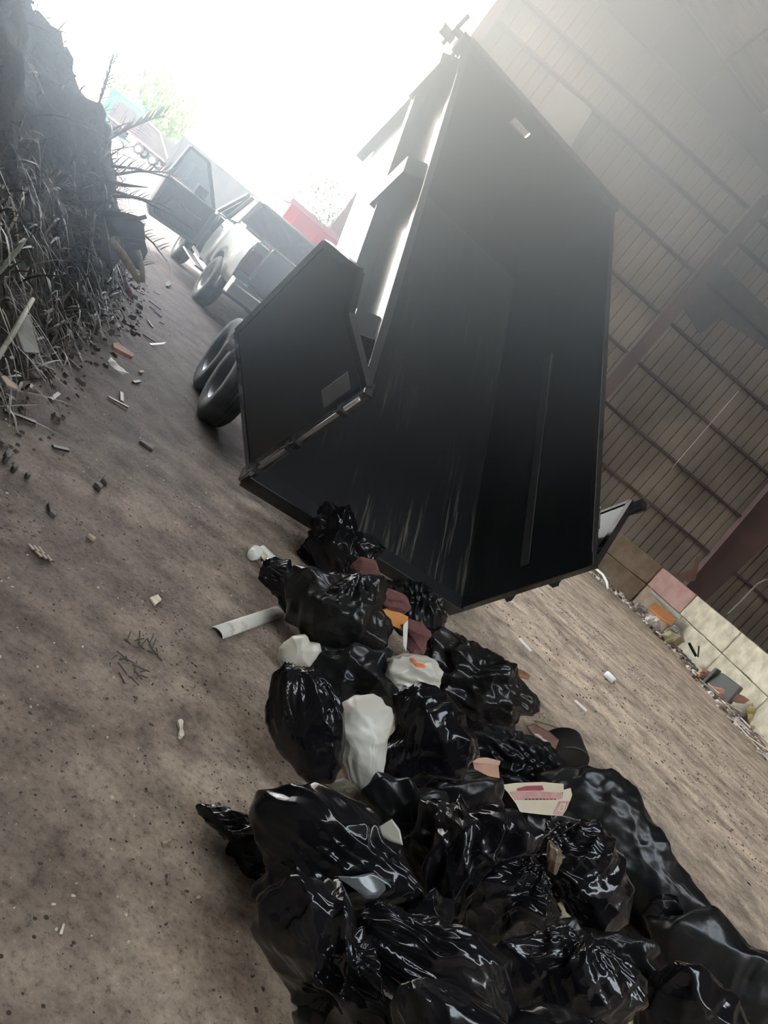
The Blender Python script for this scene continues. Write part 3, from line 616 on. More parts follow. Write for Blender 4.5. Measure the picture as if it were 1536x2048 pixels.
# dark roll-off container behind the open door
T = empty('roll_off_container', frame(Vector((-21.6, 50.0, 0)), *[Vector(v) for v in (hv(RAD(68))[0], -hv(RAD(68))[1])], UP), 'dark grey container standing behind the open pickup door', 'container')
b = MB(); b.box(-3.4, 3.6, -1.2, 1.2, .9, 3.2); bd = b.build('tub', mat('grey_container', (.035, .036, .036), .6, col2=(.05, .05, .05), nscale=1), T)
for i in range(9):
    b = MB(); b.box(-3.3+i*.84, -3.2+i*.84, -1.27, -1.2, .9, 3.15); b.build('rib', mat('grey_container'), bd)
b = MB(); b.box(-3.5, 3.6, -1.3, 1.3, .75, .9); b.build('frame', mat('frame_red'), T)
for x in (-2.6, -1.4, 2.2):
    for y, ax in ((-1.0, Vector((0, -1, 0))), (1.0, Vector((0, 1, 0)))): wheel(T, (x, y, .45), .45, .28, .25, ax, WHT, ALU)
# green shed / containers
b = MB(); f_, s_ = hv(RAD(70))
def yardbox(name, px, py, dist_y, w, h, d, M, label, cat, ang=70, lid=None):
    f_, s_ = hv(RAD(ang)); p = aty(px, py, dist_y); p.z = 0
    T = empty(name, frame(p, f_, -s_, UP), label, cat)
    b = MB(); b.box(-w/2, w/2, -d/2, d/2, .0, h); bo = b.build('body', M, T, bevel=.03)
    b = MB()
    for i in range(int(w/.6)): x = -w/2+.3+i*.6; b.box(x-.04, x+.04, -d/2-.05, -d/2, .1, h-.1)
    b.build('rib', M, bo)
    b = MB(); b.box(-w/2-.05, w/2+.05, -d/2-.05, d/2+.05, h, h+.12); b.build('rim', lid or M, T)
    return T
yardbox('green_container', 235, 245, 84, 3.6, 3.6, 3, mat('green_paint', (.03, .13, .075), .6), 'green container beyond the left end of the far semi-trailer', 'container')
yardbox('teal_container', 300, 238, 100, 5.0, 5.6, 3, mat('teal_paint', (.12, .32, .30), .6), 'pale teal container standing behind the far semi-trailer', 'container')
T = yardbox('red_container', 618, 454, 19, 1.5, 2.5, 1.5, mat('red_paint', (.95, .05, .12), .5), 'bright red container showing beyond the pickup cab roof', 'container', ang=64, lid=mat('pink_rim', (.85, .3, .35), .5))
# trees
LEAF = mat('leaf_yellow_green', (.05, .09, .015), .6, col2=(.16, .21, .05), nscale=1.2)
LEAFD = mat('leaf_grey_green', (.03, .045, .02), .6, col2=(.08, .11, .045), nscale=1.2)
BARK = mat('bark', (.12, .09, .06), .9)
def tree(px, py, dy, h, r, label, M, tall=False, nleaf=1500, seed=1):
    rnd = random.Random(seed); p = aty(px, py, dy); base = Vector((p.x, p.y, 0))
    T = empty('tree', base, label, 'tree', 'trees beyond the yard')
    b = MB(); b.tube([(0, 0, 0), (.1, 0, h*.4), (0, .1, h*.75)], [.25, .18, .08], 7)
    for i in range(5):
        a = i*1.3; b.tube([(0, 0, h*(.35+.08*i)), (math.cos(a)*r*.6, math.sin(a)*r*.6, h*(.55+.07*i))], [.09, .03], 5)
    b.build('trunk', BARK, T, smooth=True)
    b = MB(); bl_ = [(Vector((rnd.uniform(-.6, .6)*r, rnd.uniform(-.6, .6)*r, h*(.3+.6*rnd.random()))), r*rnd.uniform(.3, .6)) for _ in range(9)]
    for i in range(nleaf):
        c, rr = rnd.choice(bl_); d = Vector((rnd.gauss(0, 1), rnd.gauss(0, 1), rnd.gauss(0, 1))).normalized()
        q = c+d*rr*(.7+.4*rnd.random()); q.z = max(q.z, .3); s_ = rnd.uniform(.12, .3)*r/3
        if tall: e1 = Vector((rnd.gauss(0, .3), rnd.gauss(0, .3), 1)).normalized(); s2 = s_*2.2
        else: e1 = Vector((rnd.gauss(0, 1), rnd.gauss(0, 1), rnd.gauss(0, 1))).normalized(); s2 = s_
        e2 = e1.cross(d+Vector((.01, 0, 0))).normalized()
        b.add([q-e2*s_*.5, q+e1*s2*.5-e2*s_*.3, q+e1*s2, q+e1*s2*.5+e2*s_*.6], [(0, 1, 2, 3)])
    b.build('crown', M, T)
tree(338, 262, 96, 8.5, 5.5, 'clump of tall yellow-green foliage behind the far semi-trailer', LEAF, True, 2600, 1)
tree(312, 240, 104, 7.5, 3.5, 'yellow-green bush beside the teal container', LEAF, True, 1500, 2)
tree(240, 190, 130, 9.0, 5, 'pale tree row far off at the left, right above the debris pile', LEAF, False, 1500, 3)
tree(268, 215, 135, 6.0, 5, 'low pale tree in the far tree row right of the first', LEAF, False, 1200, 4)
tree(655, 455, 40, 5.6, 2.2, 'grey-green leafy tree behind the bright red container', LEAFD, False, 2000, 5)
tree(568, 425, 42, 4.2, 1.0, 'small bush showing left of the bright red container', LEAFD, False, 900, 6)
tree(490, 345, 110, 5.2, 3.0, 'faint far tree above the dark grey container', LEAFD, False, 900, 7)
tree(800, 590, 75, 6.5, 4, 'tree low behind the raised bed, beside the shed corner', LEAFD, False, 1500, 8)
for i, (x, y, h, r) in enumerate(((-12, 45, 3.6, 3), (-28, 26, 4.5, 3.2), (-34, 20, 5.5, 4), (-24, 40, 4, 2.5))): pass
# ---------------------------------------------------------------- crumpled plastic: bags built from their outline, with real depth
_ico = {}
def ico(sub):
    if sub not in _ico:
        bm = bmesh.new(); bmesh.ops.create_icosphere(bm, subdivisions=sub, radius=1)
        _ico[sub] = (np.array([v.co[:] for v in bm.verts]), [tuple(v.index for v in f.verts) for f in bm.faces]); bm.free()
    return _ico[sub]
def tri(x): return 2*np.abs((x % 1.0)*2-1)**1.6-1
def crumple(p, rng, lams, k=3, slope=.5):
    out = np.zeros(len(p))
    for lam in lams:
        w = p.copy()
        for _ in range(2):
            kk = rng.normal(size=(3, 3))/lam*1.1; ph_ = rng.uniform(0, 6.28, 3); w = w+lam*.16*np.sin(p@kk.T+ph_)
        o = np.zeros(len(p))
        for _ in range(k):
            d = rng.normal(size=3); d /= np.linalg.norm(d); o += tri(w@d/(lam*rng.uniform(.8, 1.5))+rng.uniform())
        m_ = .55+.45*np.sin(p@(rng.normal(size=3)*4)+rng.uniform(0, 6))
        out += (o/k+.3)*lam*slope*.26*m_
    return out
def mesh_from(name, V, F, M, smooth=True):
    me = bpy.data.meshes.new(name); me.from_pydata([tuple(v) for v in V], [], F); me.update(); me.materials.append(M)
    if smooth: me.shade_smooth()
    o = bpy.data.objects.new(name, me); COL.objects.link(o); return o
def bag(label, poly, zc, M, seed=1, thick=.85, sub=6, knot=None, lams=(.30, .16, .085, .045), slope=1.1, cdir=2, name='garbage_bag', cat='garbage bag', group=None, pl=.10, flat=.92, cxy=None):
    rng = np.random.default_rng(seed); P = np.array(poly, float)
    if cxy is None:
        x, y = P[:, 0], P[:, 1]; x1, y1 = np.roll(x, -1), np.roll(y, -1); cr = x*y1-x1*y; A_ = cr.sum()/2
        cxy = (((x+x1)*cr).sum()/(6*A_), ((y+y1)*cr).sum()/(6*A_))
    O = atz(cxy[0], cxy[1], zc); dep = (O-CO).dot(FW); sc = dep/FPX
    ex, ey, fw = (np.array(v[:]) for v in (EX, EY, ray(*cxy).normalized()))
    D = (P-np.array(cxy))*sc
    th = np.linspace(-np.pi, np.pi, 361); rad = np.zeros(361)
    for i, t in enumerate(th):
        d = np.array([np.cos(t), np.sin(t)]); best = 0
        for j in range(len(D)):
            a, b_ = D[j], D[(j+1) % len(D)]; e = b_-a; den = d[0]*e[1]-d[1]*e[0]
            if abs(den) < 1e-12: continue
            s_ = (a[0]*e[1]-a[1]*e[0])/den; u = (a[0]*d[1]-a[1]*d[0])/den
            if -1e-6 <= u <= 1+1e-6 and s_ > best: best = s_
        rad[i] = best
    r2 = rad[:-1]; r2 = (np.roll(r2, 2)+np.roll(r2, -2)+2*np.roll(r2, 1)+2*np.roll(r2, -1)+3*r2)/9; rad = np.append(r2, r2[0])
    V, F = ico(sub); rho = np.hypot(V[:, 0], V[:, 1]); ang = np.arctan2(V[:, 1], V[:, 0]); R_ = np.interp(ang, th, rad)
    T = thick*np.sqrt(np.percentile(rad, 25)*np.percentile(rad, 50)); rm = rad.mean()
    rr = rho**flat
    X = R_*rr*np.cos(ang); Y = R_*rr*np.sin(ang); Z = V[:, 2]*T
    Pm = np.stack([X, Y, Z], 1); c = crumple(Pm, rng, lams, k=cdir, slope=slope)
    if knot is not None:
        kd = np.array([(knot[0]-cxy[0]), (knot[1]-cxy[1]), 0.]); kd /= np.linalg.norm(kd); kd = kd*.93+np.array([0, 0, -.35]); kd /= np.linalg.norm(kd)
        al = np.arccos(np.clip(V@kd, -1, 1)); u = np.cross(kd, [0, 0, 1.]); u /= np.linalg.norm(u); w = np.cross(kd, u); be = np.arctan2(V@w, V@u)
        nf = rng.integers(9, 15)
        c += pl*rm*(tri(be/6.283*nf+.35*np.sin(3*be+seed)+.15*np.sin(7*al))*np.exp(-(al/1.15)**2)*.5*np.minimum(1, al*2))
        c += .35*pl*rm*(tri(be/6.283*nf*2.3+.5*np.sin(5*be))*np.exp(-(al/.9)**2)*np.minimum(1, al*2))
    Pm = Pm+V*c[:, None]
    Wd = np.array(O[:])+Pm[:, :1]*ex+Pm[:, 1:2]*ey+Pm[:, 2:]*fw
    # settle: nothing below the floor, flattened underneath
    zf = Wd[:, 2]; Wd[:, 2] = np.where(zf < .012, .004+.008*np.exp((np.minimum(zf, .012)-.012)*8), zf)
    o = mesh_from(name, Wd, F, M); recenter(o); tag(o, label, cat, group)
    return o
def plastic(name, col, rough, col2=None, dust=0., trans=0., bump=.45):
    if name in MATS: return MATS[name]
    M = bpy.data.materials.new(name); M.use_nodes = True; MATS[name] = M; n = M.node_tree.nodes; l = M.node_tree.links; b = n['Principled BSDF']
    tc = n.new('ShaderNodeTexCoord')
    dn_ = n.new('ShaderNodeTexNoise'); dn_.inputs['Scale'].default_value = 4; dn_.inputs['Detail'].default_value = 3; l.new(tc.outputs['Object'], dn_.inputs['Vector'])
    am = n.new('ShaderNodeMix'); am.data_type = 'RGBA'; am.blend_type = 'ADD'; am.inputs[0].default_value = .35; l.new(tc.outputs['Object'], am.inputs[6]); l.new(dn_.outputs['Color'], am.inputs[7])
    t = n.new('ShaderNodeTexVoronoi'); t.inputs['Scale'].default_value = 7; t.inputs['Randomness'].default_value = 1; l.new(am.outputs[2], t.inputs['Vector'])
    bp = n.new('ShaderNodeBump'); bp.inputs['Strength'].default_value = bump; bp.inputs['Distance'].default_value = .03; l.new(t.outputs['Distance'], bp.inputs['Height']); l.new(bp.outputs[0], b.inputs['Normal'])
    b.inputs['Base Color'].default_value = (*col, 1); b.inputs['Roughness'].default_value = rough; b.inputs['IOR'].default_value = 1.5 if col[0] > .05 else 1.36
    if dust:
        t2 = n.new('ShaderNodeTexNoise'); t2.inputs['Scale'].default_value = 3.; t2.inputs['Detail'].default_value = 9; t2.inputs['Roughness'].default_value = .7; l.new(tc.outputs['Object'], t2.inputs['Vector'])
        r = n.new('ShaderNodeValToRGB'); e = r.color_ramp.elements; e[0].position = .45; e[1].position = .72; e[0].color = (0, 0, 0, 1); e[1].color = (dust, dust, dust, 1); l.new(t2.outputs[0], r.inputs[0])
        x = n.new('ShaderNodeMix'); x.data_type = 'RGBA'; l.new(r.outputs[0], x.inputs[0]); x.inputs[6].default_value = (*col, 1); x.inputs[7].default_value = (*(col2 or (.22, .18, .14)), 1); l.new(x.outputs[2], b.inputs['Base Color'])
        ad = n.new('ShaderNodeMath'); ad.operation = 'MULTIPLY_ADD'; l.new(r.outputs[0], ad.inputs[0]); ad.inputs[1].default_value = .5; ad.inputs[2].default_value = rough; l.new(ad.outputs[0], b.inputs['Roughness'])
    if trans: b.inputs['Transmission Weight'].default_value = trans
    return M
BAG = plastic('black_plastic', (.004, .004, .005), .13, dust=.03, bump=.22)
BAGD = plastic('dusty_black_plastic', (.006, .006, .006), .24, dust=.12, bump=.16)
BAGM = plastic('dull_black_plastic', (.005, .0055, .006), .30, dust=.05, bump=.16)
WBAG = plastic('white_plastic', (.43, .405, .345), .35, col2=(.36, .33, .27), dust=.5, bump=.2)
OBAG = plastic('cloudy_plastic', (.26, .23, .15), .35, col2=(.14, .12, .08), dust=.6, bump=.25)
GP = 'black garbage bags in the dumped heap'
def B(label, poly, zc, M=BAG, **k): return bag(label, poly, zc, M, group=GP, **k)
B('black bag touching the rear sill of the dump bed, farthest of the heap', [(640,1033),(672,1029),(690,1024),(715,1038),(737,1068),(755,1105),(752,1135),(722,1150),(690,1165),(640,1150),(605,1125),(607,1085),(620,1052)], .20, seed=11, knot=(680, 1020), sub=6)
B('small pointed black bag lying beside the broken white cup', [(520,1158),(530,1132),(548,1124),(578,1130),(592,1150),(592,1190),(604,1235),(590,1250),(562,1218),(538,1182)], .14, seed=12, knot=(530, 1130))
B('big dusty black bag in the far half of the heap, above the white jug', [(565,1150),(588,1126),(615,1126),(650,1143),(680,1148),(715,1150),(745,1168),(765,1200),(775,1240),(780,1290),(745,1315),(690,1320),(640,1305),(608,1280),(585,1245),(572,1200)], .30, BAGD, seed=13, sub=6, knot=(720, 1150), pl=.08)
B('black bag behind the maroon cloth, near the bed rear corner', [(765,1160),(800,1155),(850,1172),(890,1203),(904,1235),(888,1265),(850,1275),(805,1260),(775,1220)], .17, BAGM, seed=14)
B('broad dusty black bag right of the printed white bag', [(850,1262),(900,1262),(960,1300),(1010,1318),(1050,1362),(1078,1395),(1072,1432),(1052,1456),(1000,1465),(940,1460),(890,1440),(860,1400),(845,1330)], .26, BAGD, seed=15, sub=6, pl=.06, knot=(1060, 1440))
B('dull black bag sunk between the white jug and the printed bag', [(622,1300),(700,1300),(775,1305),(790,1360),(760,1410),(700,1440),(650,1400),(625,1350)], .16, BAGM, seed=16)
B('shiny upright black bag left of the tall white bag', [(545,1347),(572,1331),(620,1338),(660,1363),(678,1400),(680,1470),(682,1530),(662,1565),(622,1568),(590,1542),(560,1502),(540,1445),(538,1385)], .28, BAG, seed=17, sub=6, knot=(600, 1325), pl=.16, slope=.35)
B('glossy creased black bag right of the tall white bag', [(782,1384),(830,1381),(862,1394),(912,1420),(937,1450),(950,1480),(942,1510),(905,1550),(850,1580),(800,1585),(765,1565),(748,1530),(765,1480),(785,1440),(776,1405)], .38, BAG, seed=18, sub=6, slope=.8, thick=.7)
B('low dull black bag under the small orange-brown carton', [(930,1455),(1000,1455),(1062,1470),(1112,1498),(1135,1530),(1095,1560),(1020,1575),(950,1545)], .22, BAGM, seed=19)
B('large smooth black bag along the right edge of the heap, behind the papers', [(1080,1548),(1140,1535),(1192,1532),(1242,1550),(1282,1590),(1312,1650),(1335,1680),(1400,1782),(1442,1832),(1400,1900),(1290,1880),(1200,1780),(1120,1690),(1070,1610)], .26, BAGM, seed=20, sub=6, slope=.35, thick=.6)
B('black bag in the heap centre with long vertical folds', [(838,1596),(900,1588),(970,1598),(1032,1628),(1068,1670),(1062,1705),(1002,1730),(965,1760),(915,1830),(855,1830),(835,1740),(815,1660)], .42, BAG, seed=21, sub=6, knot=(850, 1830), pl=.12)
B('black bag with a big twisted knot below the papers', [(1092,1700),(1108,1660),(1150,1641),(1192,1644),(1232,1680),(1242,1720),(1268,1780),(1262,1850),(1200,1880),(1140,1860),(1110,1790)], .44, BAG, seed=22, sub=6, slope=.8, knot=(1120, 1730), pl=.14)
B('small glossy black bag left of the twisted knot', [(945,1765),(998,1712),(1060,1700),(1098,1715),(1122,1780),(1140,1840),(1100,1880),(1010,1875),(960,1830)], .40, BAG, seed=23, knot=(1100, 1700), pl=.14)
B('very crumpled shiny black bag at the left of the heap, reaching onto bare ground', [(512,1680),(540,1640),(600,1617),(660,1620),(715,1645),(760,1668),(800,1692),(835,1765),(828,1800),(760,1815),(700,1822),(640,1826),(560,1812),(497,1795),(505,1740)], .34, BAG, seed=24, sub=6, slope=1.0, lams=(.26, .13, .065, .04), thick=.7)
B('black bag fanning in long pleats from a knot towards the bottom of the picture', [(690,1832),(760,1806),(850,1838),(960,1868),(1012,1925),(1030,2010),(1010,2075),(900,2060),(800,2010),(735,1935)], .42, BAG, seed=25, sub=6, knot=(690, 1825), pl=.22, slope=.4)
B('black bag below the pleated knot, cut by the bottom of the picture', [(558,1900),(590,1852),(640,1830),(690,1826),(715,1880),(760,1960),(830,2060),(800,2110),(620,2110),(585,2000)], .32, BAG, seed=26, sub=6, knot=(692, 1822), pl=.16)
B('black bag peak at the bottom edge right of the long pleats', [(800,2020),(850,1990),(900,1998),(960,2040),(1020,2080),(990,2150),(830,2150)], .52, BAG, seed=27, slope=.8, knot=(850, 1985))
B('wide glossy black bag low in the middle of the right side', [(1000,1888),(1080,1876),(1170,1866),(1232,1908),(1292,1960),(1305,2010),(1250,2050),(1150,2060),(1060,2070),(1015,1975)], .46, BAG, seed=28, sub=6, slope=.6, knot=(1180, 1860), pl=.1)
B('black bag in the lower right with sharp bright creases', [(1262,2010),(1320,1950),(1400,1935),(1470,1975),(1520,2050),(1500,2130),(1380,2150),(1290,2110)], .42, BAG, seed=29, sub=6, slope=.7)
B('dark smooth bag filling the right bottom corner', [(1290,1835),(1360,1830),(1435,1828),(1500,1878),(1560,1910),(1640,1980),(1660,2080),(1560,2120),(1440,2060),(1330,1960)], .26, BAGM, seed=30, sub=6, slope=.4, thick=.6)
B('little puffed black bag near the right edge of the heap', [(1286,1830),(1300,1800),(1325,1788),(1352,1795),(1366,1822),(1350,1875),(1305,1885)], .26, BAG, seed=31, slope=.7, lams=(.12, .06))
B('small black lump with a bright rim between the centre folds and the pleats', [(806,1815),(830,1795),(860,1785),(892,1800),(905,1845),(870,1870),(820,1860)], .40, BAG, seed=32, lams=(.12, .06))
B('black bag at the very bottom, under the pleated one', [(590,2030),(640,2010),(700,2030),(760,2080),(720,2160),(600,2150)], .20, BAG, seed=33)
B('black bag at the bottom edge between the peak and the right corner', [(1010,2050),(1100,2020),(1200,2035),(1290,2060),(1330,2120),(1200,2170),(1050,2150)], .48, BAG, seed=34, slope=.7, sub=6)
B('dull black bag buried in the middle of the heap', [(740,1600),(830,1580),(880,1640),(860,1760),(800,1790),(760,1720),(720,1660)], .22, BAGM, seed=35)
B('dull black bag buried under the right half of the heap', [(900,1760),(1100,1840),(1300,1880),(1320,1990),(1100,1960),(950,1920),(880,1840)], .22, BAGM, seed=36, sub=6, thick=.5)
B('dull black bag buried behind the papers', [(1000,1560),(1100,1590),(1200,1700),(1180,1760),(1060,1720),(990,1640)], .18, BAGM, seed=37)
B('dull black bag buried at the lower left of the heap', [(620,1780),(760,1790),(900,1860),(880,1960),(740,1950),(600,1880)], .20, BAGM, seed=38, thick=.6)
B('dull black bag under the glossy creased one', [(770,1480),(900,1520),(1000,1560),(1000,1640),(880,1640),(780,1600)], .20, BAGM, seed=39)
# strip of bag plastic pulled out to the left
B('long thin twist of black plastic pointing left over the ground', [(386,1612),(400,1603),(430,1604),(470,1622),(500,1645),(525,1672),(540,1740),(520,1790),(497,1790),(475,1735),(450,1685),(420,1645),(395,1628)], .06, BAG, seed=40, thick=.9, lams=(.09, .045), slope=.9, cxy=(480, 1675))
# white ones
def Wb(label, poly, zc, M=WBAG, **k): return bag(label, poly, zc, M, **k)
Wb('tall tied white plastic bag standing between two black bags', [(735,1383),(748,1381),(764,1392),(772,1410),(784,1416),(785,1440),(777,1500),(765,1560),(752,1605),(725,1600),(692,1565),(674,1505),(675,1452),(690,1415),(712,1390)], .30, seed=50, sub=6, slope=.25, name='white_bag', cat='plastic bag', pl=.05, knot=(720, 1600))
Wb('crushed white plastic jug on the left rim of the heap', [(558,1296),(566,1283),(585,1271),(608,1271),(614,1276),(618,1285),(636,1289),(640,1302),(634,1318),(620,1336),(570,1334),(558,1318)], .12, mat('jug_plastic', (.48, .45, .37), .4), seed=51, slope=.22, name='plastic_jug', cat='jug', lams=(.18, .09))
W3 = Wb('white carrier bag printed orange and maroon, in the middle of the heap', [(741,1352),(768,1326),(800,1311),(835,1314),(870,1320),(884,1352),(873,1390),(850,1394),(800,1385),(765,1388),(741,1374)], .34, seed=52, sub=6, slope=1.0, lams=(.16, .08, .04), name='carrier_bag', cat='plastic bag', knot=(745, 1365), pl=.06)
Wb('small cloudy plastic bag below the tall white bag', [(656,1592),(663,1570),(690,1562),(712,1575),(724,1600),(742,1618),(732,1642),(700,1638),(664,1617)], .14, OBAG, seed=53, slope=.35, name='cloudy_bag', cat='plastic bag', knot=(705, 1592), pl=.10)
Wb('second cloudy bag half hidden behind the tall white bag foot', [(705,1555),(745,1560),(772,1590),(760,1612),(725,1600)], .16, OBAG, seed=54, slope=.3, name='cloudy_bag', cat='plastic bag')
from mathutils.bvhtree import BVHTree
_bv = []
for o_ in list(COL.objects):
    if o_.name.split('.')[0] in ('garbage_bag', 'white_bag', 'plastic_jug', 'carrier_bag', 'cloudy_bag'):
        _bv.append(BVHTree.FromPolygons([v.co+o_.location for v in o_.data.vertices], [tuple(p_.vertices) for p_ in o_.data.polygons]))
def onbag(px, py, lift=.01):
    d = ray(px, py).normalized(); best = None
    for t_ in _bv:
        h = t_.ray_cast(CO, d)
        if h[0] is not None and (best is None or h[3] < best): best = h[3]
    return CO+d*(best-lift) if best else atz(px, py, .05)
# print on the carrier bag: thin patches draped on its surface
def drape(parent, poly, M, name, lift=.004):
    """small patch of polygon (pixels) laid on the parent's surface by casting onto its mesh"""
    from mathutils.bvhtree import BVHTree
    mw = Matrix.Translation(parent.location); vs_ = [mw @ v.co for v in parent.data.vertices]; t = BVHTree.FromPolygons(vs_, [tuple(p.vertices) for p in parent.data.polygons])
    bm = bmesh.new(); f = bm.faces.new([bm.verts.new((x, y, 0)) for x, y in poly]); bmesh.ops.triangulate(bm, faces=[f]); bmesh.ops.subdivide_edges(bm, edges=bm.edges, cuts=5, use_grid_fill=True)
    for v in bm.verts:
        d = ray(v.co.x, v.co.y).normalized(); h = t.ray_cast(CO, d); 
        p = h[0] if h[0] is not None else CO+d*((parent.location-CO).length)
        v.co = p-d*lift-parent.location
    me = bpy.data.meshes.new(name); bm.to_mesh(me); bm.free(); me.materials.append(M); o = bpy.data.objects.new(name, me); COL.objects.link(o); o.parent = parent
    so = o.modifiers.new('thickness', 'SOLIDIFY'); so.thickness = .001
    return o
ORP = mat('orange_print', (.62, .13, .03), .4); MRP = mat('maroon_print', (.16, .02, .05), .4)
drape(W3, [(819,1317),(826,1316),(834,1325),(854,1331),(850,1335),(838,1336),(833,1334)], ORP, 'orange_print')
drape(W3, [(757,1334),(778,1322),(782,1323),(766,1333),(762,1338)], MRP, 'maroon_print')
drape(W3, [(752,1370),(757,1376),(768,1374),(770,1383),(765,1378),(756,1382)], MRP, 'maroon_print')
# ---------------------------------------------------------------- sheets, cloths, papers
def sheet(name, label, cat, poly, zc, M, tilt=(0, 0), amp=.02, lams=(.12, .06), seed=1, th=.003, cuts=5, group=None, parent=None, slope=.5, surf=0):
    """thin crumpled sheet from its outline; lies in a plane through the outline's centre, tilted between the ground plane and facing the viewer"""
    rng = np.random.default_rng(seed); cx = sum(p[0] for p in poly)/len(poly); cy = sum(p[1] for p in poly)/len(poly); O = onbag(cx, cy, surf) if surf else atz(cx, cy, zc)
    nrm = (-(FW)*tilt[0]+UP*(1-tilt[0])+EX*tilt[1]).normalized()
    bm = bmesh.new(); f = bm.faces.new([bm.verts.new(atplane(x, y, O, nrm)) for x, y in poly]); bmesh.ops.triangulate(bm, faces=[f]); bmesh.ops.subdivide_edges(bm, edges=bm.edges, cuts=cuts, use_grid_fill=True)
    co = np.array([v.co[:] for v in bm.verts]); c = crumple(co, rng, lams, slope=slope)
    for v, q in zip(bm.verts, c): v.co += nrm*float(q); v.co.z = max(v.co.z, .004)
    me = bpy.data.meshes.new(name); bm.to_mesh(me); bm.free(); me.materials.append(M); me.shade_smooth()
    o = bpy.data.objects.new(name, me); COL.objects.link(o); so = o.modifiers.new('thickness', 'SOLIDIFY'); so.thickness = th; so.offset = 1
    if parent: o.parent = parent; return o
    recenter(o); return tag(o, label, cat, group)
MAR = mat('maroon_cloth', (.10, .040, .038), .9, 0, .2, col2=(.155, .07, .065), nscale=6, bump=.4, bscale=60)
def clothbag(label, poly, zc, M, seed, **k): return bag(label, poly, zc, M, seed=seed, name='cloth', cat='cloth', **k)
clothbag('dusty maroon cloth trailing between the far black bags', [(706,1140),(722,1115),(752,1118),(760,1150),(775,1175),(812,1190),(822,1215),(808,1232),(775,1225),(752,1200),(730,1165)], .50, MAR, 61, slope=.8, lams=(.16, .08, .04), thick=.6, sub=6)
clothbag('second fold of maroon cloth above the orange box', [(815,1235),(845,1240),(862,1262),(855,1300),(825,1315),(810,1290),(812,1258)], .34, MAR, 62, slope=.8, lams=(.12, .06), thick=.6)
ORB = mat('orange_card', (.50, .20, .04), .6, col2=(.42, .16, .035), nscale=5)
CRD = mat('white_card', (.55, .52, .45), .7)
T = empty('orange_box', atz(790, 1245, .42), 'open orange cardboard box with a white flap, under the maroon cloth', 'box')
def card(name, poly, zc, M, parent, tilt=.5, seed=1, th=.004, ex=0., amp=0.1):
    O = atz(sum(p[0] for p in poly)/len(poly), sum(p[1] for p in poly)/len(poly), zc); nrm = (-(FW)*tilt+UP*(1-tilt)+EX*ex).normalized()
    b = MB(); pts = [atplane(x, y, O, nrm)-parent.matrix_world.translation for x, y in poly]; b.slab(pts, nrm, th); return b.build(name, M, parent)
card('panel', [(764,1219),(800,1226),(816,1234),(814,1246),(800,1250),(806,1262),(785,1252),(768,1242)], .44, ORB, T)
card('panel', [(768,1219),(790,1216),(812,1226),(800,1230)], .45, ORB, T, .2)
card('flap', [(806,1250),(816,1240),(814,1280),(812,1304),(806,1290)], .42, CRD, T, .7)
T = empty('carton', atz(975, 1545, .36), 'small orange-brown carton sticking out of a black bag', 'box')
BRC = mat('brown_carton', (.30, .13, .07), .6, col2=(.38, .2, .12), nscale=9); BRC2 = mat('carton_top', (.42, .26, .19), .6)
card('side', [(945,1524),(996,1530),(999,1562),(985,1560),(962,1545),(948,1538)], .38, BRC, T, .6)
card('top', [(944,1518),(972,1516),(1000,1523),(998,1531),(946,1526)], .40, BRC2, T, .2)
# papers
PB0 = onbag(1080, 1598, .05); T = empty('paper_bag', onbag(1080, 1598, .0), 'folded cream and red printed paper bag on the black heap', 'paper')
PAP = mat('cream_paper', (.52, .44, .31), .7, col2=(.46, .38, .27), nscale=8); PIN = mat('pink_print', (.38, .16, .15), .7, col2=(.45, .25, .22), nscale=20); RDP = mat('dark_red_print', (.22, .02, .035), .6); INK = mat('ink', (.05, .035, .035), .7)
def lay(name, poly, lift, M, tilt=.55): 
    O = PB0-FW*lift; nrm = (-(FW)*tilt+UP*(1-tilt)).normalized(); b = MB(); b.slab([atplane(x, y, O, nrm)-T.matrix_world.translation for x, y in poly], nrm, .0015); return b.build(name, M, T)
lay('back_sheet', [(1002,1570),(1030,1566),(1085,1564),(1127,1568),(1127,1584),(1020,1590)], .0, PAP)
lay('dark_red_print', [(1034,1577),(1052,1572),(1084,1571),(1088,1580),(1072,1583),(1036,1584)], .004, RDP)
lay('side_sheet', [(1126,1580),(1141,1576),(1144,1590),(1140,1602),(1124,1600)], .0, PAP)
fs = lay('front_sheet', [(1014,1583),(1070,1581),(1124,1585),(1124,1598),(1140,1600),(1133,1618),(1124,1632),(1090,1630),(1040,1624),(1032,1608)], .008, PAP)
lay('pink_band', [(1020,1584),(1072,1582),(1123,1586),(1122,1598),(1080,1600),(1030,1600)], .011, PIN)
lay('pink_panel', [(1118,1603),(1138,1602),(1131,1620),(1123,1631),(1106,1628),(1112,1616)], .011, PIN)
lay('pale_label', [(1122,1606),(1132,1607),(1126,1624),(1114,1622)], .013, PAP)
for i in range(9):
    x = 1050+i*7.2; lay('printed_line', [(x, 1597+.2*(i % 3)), (x+4.6, 1597.2), (x+4.4, 1600.), (x-.4, 1599.6)], .014, INK if i < 6 else RDP)
for i in range(4): lay('printed_line', [(1122-i*.9, 1610+3*i), (1129-i, 1610.5+3*i), (1128.8-i, 1611.3+3*i), (1121.7-i*.9, 1610.8+3*i)], .0145, RDP)
